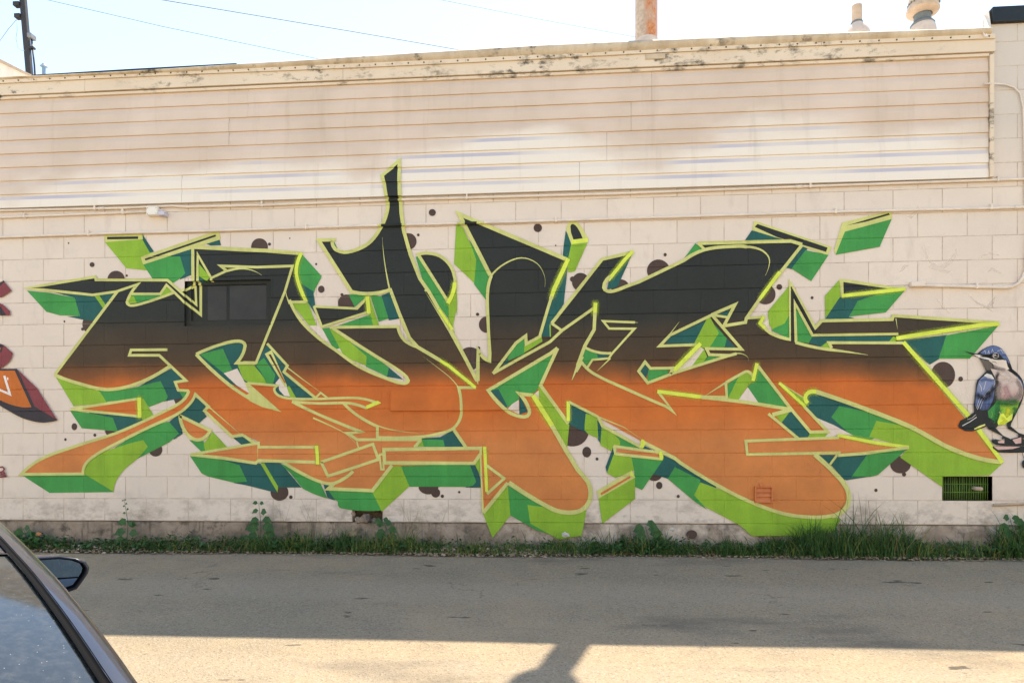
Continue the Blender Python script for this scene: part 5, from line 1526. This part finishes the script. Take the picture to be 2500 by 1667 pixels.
def weed(label, name, px, ytop, leavesdef, seed, stem_r=0.0035, y=-0.07, mat='leaf_dark', bend=0.02):
    rnd = random.Random(seed); b = at_y(px, 1335, y); base = Vector((b.x, y, verge_z(b.x, y))); tp = at_y(px, ytop, y)
    h = tp.z - base.z; t = empty(name, base); tag(t, label, 'weed')
    P = [base + Vector((bend * math.sin(i / 7 * 4), 0, h * i / 7)) for i in range(8)]
    link('stem', tube_mesh('stem', P, [stem_r * (1 - 0.6 * i / 7) for i in range(8)], 6), MATS['leaf_dark'], t)
    for (f, side, s) in leavesdef:
        i = min(6, int(f * 7)); c = P[i].lerp(P[i + 1], f * 7 - i)
        u = Vector((side, rnd.uniform(-0.5, 0.1), rnd.uniform(-0.25, 0.55))).normalized(); v = u.cross(Vector((0, -1, 0.3))).normalized()
        q = leaf_pts(c + u * s * 0.15, u, v, s)
        n0 = u.cross(v); q[3] = q[3] - Vector((0, 0, s * 0.3)); 
        link('leaf', pyd('leaf', q, [(0, 1, 2, 3), (0, 3, 4, 5)], True), MATS[mat], t)
    return t
weed('tall thistle-like weed with a seed head against the white wall at left', 'weed_plant', 307, 1217, [(0.45, -1, 0.10), (0.5, 1, 0.06), (0.42, 1, 0.08), (0.3, -1, 0.11), (0.25, 1, 0.10), (0.15, -1, 0.10), (0.7, -1, 0.03), (0.76, 1, 0.03), (0.84, -1, 0.025), (0.9, 1, 0.025), (0.97, -1, 0.02), (0.98, 1, 0.02)], 2)
weed('upright weed with round dark leaves below the second letter', 'weed_plant', 634, 1226, [(0.98, -1, 0.05), (0.97, 1, 0.05), (0.83, -1, 0.06), (0.75, 1, 0.085), (0.62, -1, 0.08), (0.6, 1, 0.09), (0.5, -1, 0.1), (0.48, 1, 0.12), (0.4, 1, 0.1), (0.38, -1, 0.13), (0.28, -1, 0.12), (0.26, 1, 0.13), (0.15, -1, 0.12), (0.12, 1, 0.12)], 3, bend=0.012)
weed('leafy weed leaning right beside the broken block', 'weed_plant', 938, 1262, [(0.95, 1, 0.06), (0.9, -1, 0.07), (0.8, 1, 0.08), (0.7, -1, 0.08), (0.6, 1, 0.09), (0.5, -1, 0.09), (0.35, 1, 0.1), (0.3, -1, 0.1)], 4, bend=0.03)
weed('dark serrated weed clump right of the big orange letter foot', 'weed_plant', 1578, 1280, [(0.95, 1, 0.09), (0.9, -1, 0.09), (0.8, 1, 0.11), (0.7, -1, 0.12), (0.6, 1, 0.12), (0.5, -1, 0.12), (0.4, 1, 0.13), (0.35, -1, 0.13), (0.2, 1, 0.12), (0.18, -1, 0.13)], 6)
weed('bushy dark weed in the bottom right corner of the wall', 'weed_plant', 2470, 1262, [(0.97, 1, 0.07), (0.93, -1, 0.08), (0.85, 1, 0.09), (0.75, -1, 0.1), (0.65, 1, 0.11), (0.55, -1, 0.12), (0.42, 1, 0.12), (0.3, -1, 0.12), (0.2, 1, 0.12)], 9)
weed('small dark weed at the left end of the wall', 'weed_plant', 60, 1288, [(0.95, 1, 0.07), (0.85, -1, 0.08), (0.7, 1, 0.1), (0.6, -1, 0.1), (0.45, 1, 0.11), (0.3, -1, 0.12), (0.2, 1, 0.12)], 12)
# thin dry stalks
def stalks(label, px, n, ytop, seed, y=-0.03):
    rnd = random.Random(seed); b = at_y(px, 1335, y); t = empty('dry_grass_tuft', (b.x, y, verge_z(b.x, y))); tag(t, label, 'dry grass', 'dry stalks against the wall')
    for i in range(n):
        x = b.x + rnd.uniform(-0.05, 0.05); h = (at_y(px, ytop, y).z - 0.02) * rnd.uniform(0.6, 1.0); l = rnd.uniform(-0.14, 0.14)
        link('stalk', tube_mesh('st', [(x, y, 0.02), (x + l * 0.3, y, 0.02 + h * 0.6), (x + l, y - 0.01, 0.02 + h)], [0.0016, 0.0012, 0.0006], 4), MATS['straw'], t)
stalks('dry stalks left of the small brown spot pair', 700, 4, 1222, 1); stalks('dry stalks right of the round-leaved weed', 755, 4, 1212, 2); stalks('spindly dry grass between the green slab and long bar', 1010, 7, 1216, 3)
stalks('dry stems under the long green bar', 1060, 6, 1228, 4); stalks('dry stems left of the green letter foot', 1160, 3, 1262, 5); stalks('tall seed stems in the high grass clump', 2130, 7, 1206, 6); stalks('dry stems left of the foundation vent', 2225, 4, 1240, 7)
# litter
plain('paper_white', (186, 180, 170), rough=0.8)
plain('brick_orange', (178, 122, 84), rough=0.9, var=0.2)
def scrap(label, name, px, py, s, mat, seed, cat):
    p = at_y(px, py, -0.1); rnd = random.Random(seed); bm = bmesh.new(); bmesh.ops.create_icosphere(bm, subdivisions=2, radius=s)
    for v in bm.verts: v.co = Vector((v.co.x * 1.2, v.co.y * 0.6, v.co.z * 0.8)) * (1 + 0.5 * mn.noise(v.co * (1.6 / s) + Vector((seed, 0, 0))))
    bmesh.ops.translate(bm, verts=bm.verts, vec=(p.x, -0.1, max(p.z, verge_z(p.x, -0.1) + s * 0.4)))
    tag(link(name, mesh_of(bm), mat), label, cat)
scrap('crumpled white paper scrap in the grass under the letter foot', 'paper_scrap', 1380, 1305, 0.028, MATS['paper_white'], 1, 'litter')
scrap('orange brick fragment lying in the weeds at left', 'brick_fragment', 95, 1303, 0.024, MATS['brick_orange'], 2, 'brick')
scrap('tan clump of dead leaves in the grass by the broken block', 'dead_clump', 860, 1302, 0.035, MATS['dead_leaf'], 3, 'leaves')
scrap('small white pebble on the dark weeds at right', 'pebble', 1642, 1292, 0.018, MATS['paper_white'], 4, 'pebble')
# ------------------------------------------------------------------ the parked car
def car_mats():
    t = NT('car_paint'); n = t.noise(400, 2, 0.5)
    t.col(t.mix(t.rng(n, 0.3, 0.7), (0.010, 0.013, 0.024), (0.018, 0.022, 0.036))); t.set(rough=0.3, metal=0.25, coat=0.7, coatr=0.03, spec=0.3); MATS['car_paint'] = t.m
    t = NT('car_glass'); d = t.noise(55, 5, 0.7); s = t.n.new('ShaderNodeTexVoronoi'); s.inputs['Scale'].default_value = 75; t.l.new(t.pos(), s.inputs['Vector'])
    dust = t.math('MAXIMUM', t.rng(d, 0.45, 0.8, 0.02, 0.10), t.rng(s.outputs['Distance'], 0.085, 0.05, 0, 0.5))
    t.col(t.mix(dust, (0.010, 0.016, 0.018), lin((186, 178, 168)))); t.set(rough=t.rng(dust, 0, 0.5, 0.04, 0.5), spec=0.7); MATS['car_glass'] = t.m
    plain('car_rubber', (7, 7, 8), rough=0.85, spec=0.1); plain('tyre', (26, 25, 24), rough=0.85, bump=0.2); plain('rim_alloy', (150, 150, 152), rough=0.3, metal=0.9)
    t = NT('mirror_glass'); t.col((0.36, 0.42, 0.45)); t.set(rough=0.02, metal=1.0); MATS['mirror_glass'] = t.m
    plain('lamp_red', (120, 16, 14), rough=0.2, coat=1.0); plain('lamp_clear', (210, 210, 212), rough=0.1)
car_mats()
def carp(X, Y, Z):
    s, c = math.sin(YAW), math.cos(YAW)
    x = -0.674 + 0.709 * (X - 0.62) - 0.705 * Y; d = 1.3 + 0.705 * (X - 0.62) + 0.709 * Y
    wx, wy = CAM.x + c * x - s * d, CAM.y + s * x + c * d
    return Vector((wx, wy, SLOPE * (wy - ROAD_Y) + Z))
def interp(tab, y):
    if y <= tab[0][0]: return tab[0][1]
    for (a, va), (b, vb) in zip(tab, tab[1:]):
        if y <= b:
            t = (y - a) / (b - a); return va + (vb - va) * t
    return tab[-1][1]
ZRT = [(-0.62, 0.885), (-0.45, 0.94), (-0.25, 1.01), (-0.1, 1.055), (0.0, 1.085), (0.25, 1.136), (0.5, 1.174), (0.8, 1.202), (1.13, 1.222), (1.45, 1.224), (1.72, 1.205), (2.0, 1.10), (2.25, 0.985), (2.5, 0.86)]
def ZR(y):
    return (interp(ZRT, y - 0.06) + interp(ZRT, y) + interp(ZRT, y + 0.06)) / 3
def XR_(y): return interp([(-0.62, 0.665), (0.0, 0.62), (0.6, 0.612), (1.13, 0.608), (1.7, 0.61), (2.5, 0.72)], y)
CAR = empty('parked_car', carp(0, 1.1, 0)); tag(CAR, 'dark blue-grey car parked at the lower left with its mirror showing', 'car')
def loft(name, ys, prof, mat, parent=CAR, smooth=True):         # prof(y) -> list of (X, Z)
    V, Fc = [], []; n = None
    for y in ys:
        pr = prof(y); n = len(pr)
        V += [carp(X, y, Z) for X, Z in pr]
    for i in range(len(ys) - 1):
        for j in range(n - 1): Fc.append((i * n + j, i * n + j + 1, (i + 1) * n + j + 1, (i + 1) * n + j))
    return link(name, pyd(name, V, Fc, smooth), mat, parent)
def lins(a, b, n): return [a + (b - a) * i / (n - 1) for i in range(n)]
TRI, TRO = 0.049, 0.033                                         # inner and outer edge of the roof moulding, measured in from the rail
def crown(y, k=13):
    w = XR_(y) - TRI
    return [(X, ZR(y) + 0.012 + 0.065 * (1 - (X / w) ** 2)) for X in lins(-w, w, k)]
ROOF = loft('roof', lins(0.648, 1.72, 16), crown, MATS['car_paint'])
def frit(y):
    return crown(y)
RG = loft('rear_window', lins(-0.58, 0.636, 18), lambda y: [(X, Z - 0.004) for X, Z in crown(y)], MATS['car_glass'])
loft('window_seal', [0.634, 0.637, 0.645, 0.650], lambda y: [(X, Z - (0.012 if 0.635 < y < 0.649 else 0.003)) for X, Z in crown(y)], MATS['car_rubber'], RG)
WS = loft('windscreen', lins(1.735, 2.48, 10), lambda y: [(X, Z - 0.003) for X, Z in crown(y)], MATS['car_glass'])
for sgn in (1, -1):
    q = lambda pr: [(sgn * X, Z) for X, Z in pr]
    loft('roof_moulding', lins(-0.6, 1.9, 40), lambda y: q([(XR_(y) - TRI - 0.004, ZR(y) + 0.016), (XR_(y) - TRI + 0.003, ZR(y) + 0.018), (XR_(y) - 0.041, ZR(y) + 0.003), (XR_(y) - TRO - 0.002, ZR(y) + 0.004), (XR_(y) - TRO + 0.002, ZR(y) + 0.007)]), MATS['car_rubber'], ROOF)
    loft('cant_rail', lins(-0.62, 2.5, 50), lambda y: q([(XR_(y) - TRO, ZR(y) + 0.006), (XR_(y) - 0.016, ZR(y) + 0.0045), (XR_(y) - 0.004, ZR(y) + 0.0005), (XR_(y) + 0.003, ZR(y) - 0.003), (XR_(y) + 0.010, ZR(y) - 0.010),
                                                          (XR_(y) + 0.017, ZR(y) - 0.020), (XR_(y) + 0.021, ZR(y) - 0.031), (XR_(y) + 0.022, ZR(y) - 0.042), (XR_(y) + 0.020, ZR(y) - 0.05)]), MATS['car_paint'], ROOF)
    loft('side_window', lins(-0.35, 2.3, 24), lambda y: q([(XR_(y) + 0.018, ZR(y) - 0.048), (0.5 * (XR_(y) + 0.80), 0.5 * (ZR(y) + 0.80)), (0.80, 0.80)]), MATS['car_glass'])
BT = lambda y: interp([(-0.95, 0.70), (-0.85, 0.80), (-0.6, 0.84), (2.4, 0.81), (2.9, 0.74), (3.2, 0.60)], y)
BW = lambda y: interp([(-0.95, 0.70), (-0.8, 0.80), (-0.4, 0.86), (2.6, 0.86), (3.0, 0.80), (3.2, 0.66)], y)
def body(y):
    t, w = BT(y), BW(y)
    right = [(w * 0.55, t + 0.012), (w * 0.86, t - 0.002), (w * 0.95, t - 0.03), (w * 0.985, t - 0.10), (w, t - 0.22), (w * 0.985, 0.38), (w * 0.96, 0.22), (w * 0.85, 0.16)]
    return [(-X, Z) for X, Z in reversed(right)] + [(0, t + 0.015)] + right
def body_low(y):
    pr = body(y)
    if -0.56 < y < 2.46:
        return [(X, Z - (0.12 if abs(X) < BW(y) * 0.7 else 0.0)) for X, Z in pr]
    return pr
BODY = loft('body', lins(-0.95, 3.2, 60), body_low, MATS['car_paint'])
for y, nm in ((-0.95, 'rear_bumper'), (3.2, 'front_bumper')):
    pr = body(y); V = [carp(X, y, Z) for X, Z in pr]
    link(nm, pyd(nm, V, [tuple(range(len(V)))]), MATS['car_paint'], CAR)
for sgn in (1, -1):
    for yy, m, nm in ((-0.9, 'lamp_red', 'tail_lamp'), (3.12, 'lamp_clear', 'headlight')):
        V = [carp(sgn * X, y, z) for y in (yy - 0.08, yy + 0.06) for X in (0.55, 0.80) for z in (0.58, 0.68)]
        bmx = bmesh.new(); vs = [bmx.verts.new(v) for v in V]; bmesh.ops.convex_hull(bmx, input=vs); link(nm, mesh_of(bmx), MATS[m], BODY)
    for yy in (-0.15, 2.45):
        c = carp(sgn * 0.78, yy, 0.31); ax = (carp(sgn * 1, yy, 0.31) - carp(0, yy, 0.31)).normalized()
        def wheelm(rows, name):
            a = ax.orthogonal().normalized(); b = ax.cross(a); V, Fc = [], []; S = 28
            for r, off in rows:
                for k in range(S):
                    w = 2 * math.pi * k / S; V.append(c + ax * off + (a * math.cos(w) + b * math.sin(w)) * r)
            for i in range(len(rows) - 1):
                for k in range(S): Fc.append((i * S + k, i * S + (k + 1) % S, (i + 1) * S + (k + 1) % S, (i + 1) * S + k))
            return pyd(name, V, Fc, True)
        wl_ = link('wheel', wheelm([(0.20, -0.1), (0.30, -0.1), (0.31, -0.07), (0.31, 0.07), (0.30, 0.1), (0.21, 0.105)], 'tyre'), MATS['tyre'], CAR)
        link('rim', wheelm([(0.21, 0.10), (0.19, 0.085), (0.05, 0.07), (0.0, 0.075)], 'rim'), MATS['rim_alloy'], wl_)
# door mirrors: shell, glass, foot
def mirror(sgn):
    # outline in the plane of the glass (u outward, v up), seen from behind
    out = [(-0.115, 0.050), (-0.08, 0.062), (0.00, 0.060), (0.055, 0.046), (0.090, 0.026), (0.102, 0.002), (0.098, -0.020), (0.080, -0.052), (0.060, -0.082), (0.02, -0.094), (-0.06, -0.094), (-0.115, -0.075)]
    X0, Y0, Zc = 0.985, 1.99, 0.82
    def P(u, v, w): return carp(sgn * (X0 + u * 0.92 + w * 0.12), Y0 + w - u * 0.40, Zc + v * 0.95)
    n = len(out); V, Fc = [], []
    rings = [(0.90, -0.002), (1.0, -0.008), (1.05, 0.004), (1.06, 0.03), (1.0, 0.06), (0.82, 0.095), (0.5, 0.115), (0.1, 0.12)]
    for s, w in rings: V += [P(u * s, v * s, w) for u, v in out]
    for i in range(len(rings) - 1):
        for k in range(n): Fc.append((i * n + k, i * n + (k + 1) % n, (i + 1) * n + (k + 1) % n, (i + 1) * n + k))
    M = link('door_mirror', pyd('mirror', V, Fc, True), MATS['car_paint'], CAR)
    V = [P(u * s, v * s, w) for s, w in ((0.91, -0.003), (0.86, 0.010), (0.80, 0.012)) for u, v in out]
    link('mirror_bezel', pyd('mb', V, [(i * n + k, i * n + (k + 1) % n, (i + 1) * n + (k + 1) % n, (i + 1) * n + k) for i in range(2) for k in range(n)], True), MATS['car_rubber'], M)
    link('mirror_glass', pyd('mg', [P(u * 0.81, v * 0.81, 0.0115) for u, v in out], [tuple(range(n))]), MATS['mirror_glass'], M)
    V = [carp(sgn * X, y, z) for X in (0.78, 0.93) for y in (1.99, 2.10) for z in (0.735, 0.79)]
    bmx = bmesh.new(); vs = [bmx.verts.new(v) for v in V]; bmesh.ops.convex_hull(bmx, input=vs); link('mirror_foot', mesh_of(bmx), MATS['car_rubber'], M)
mirror(1); mirror(-1)
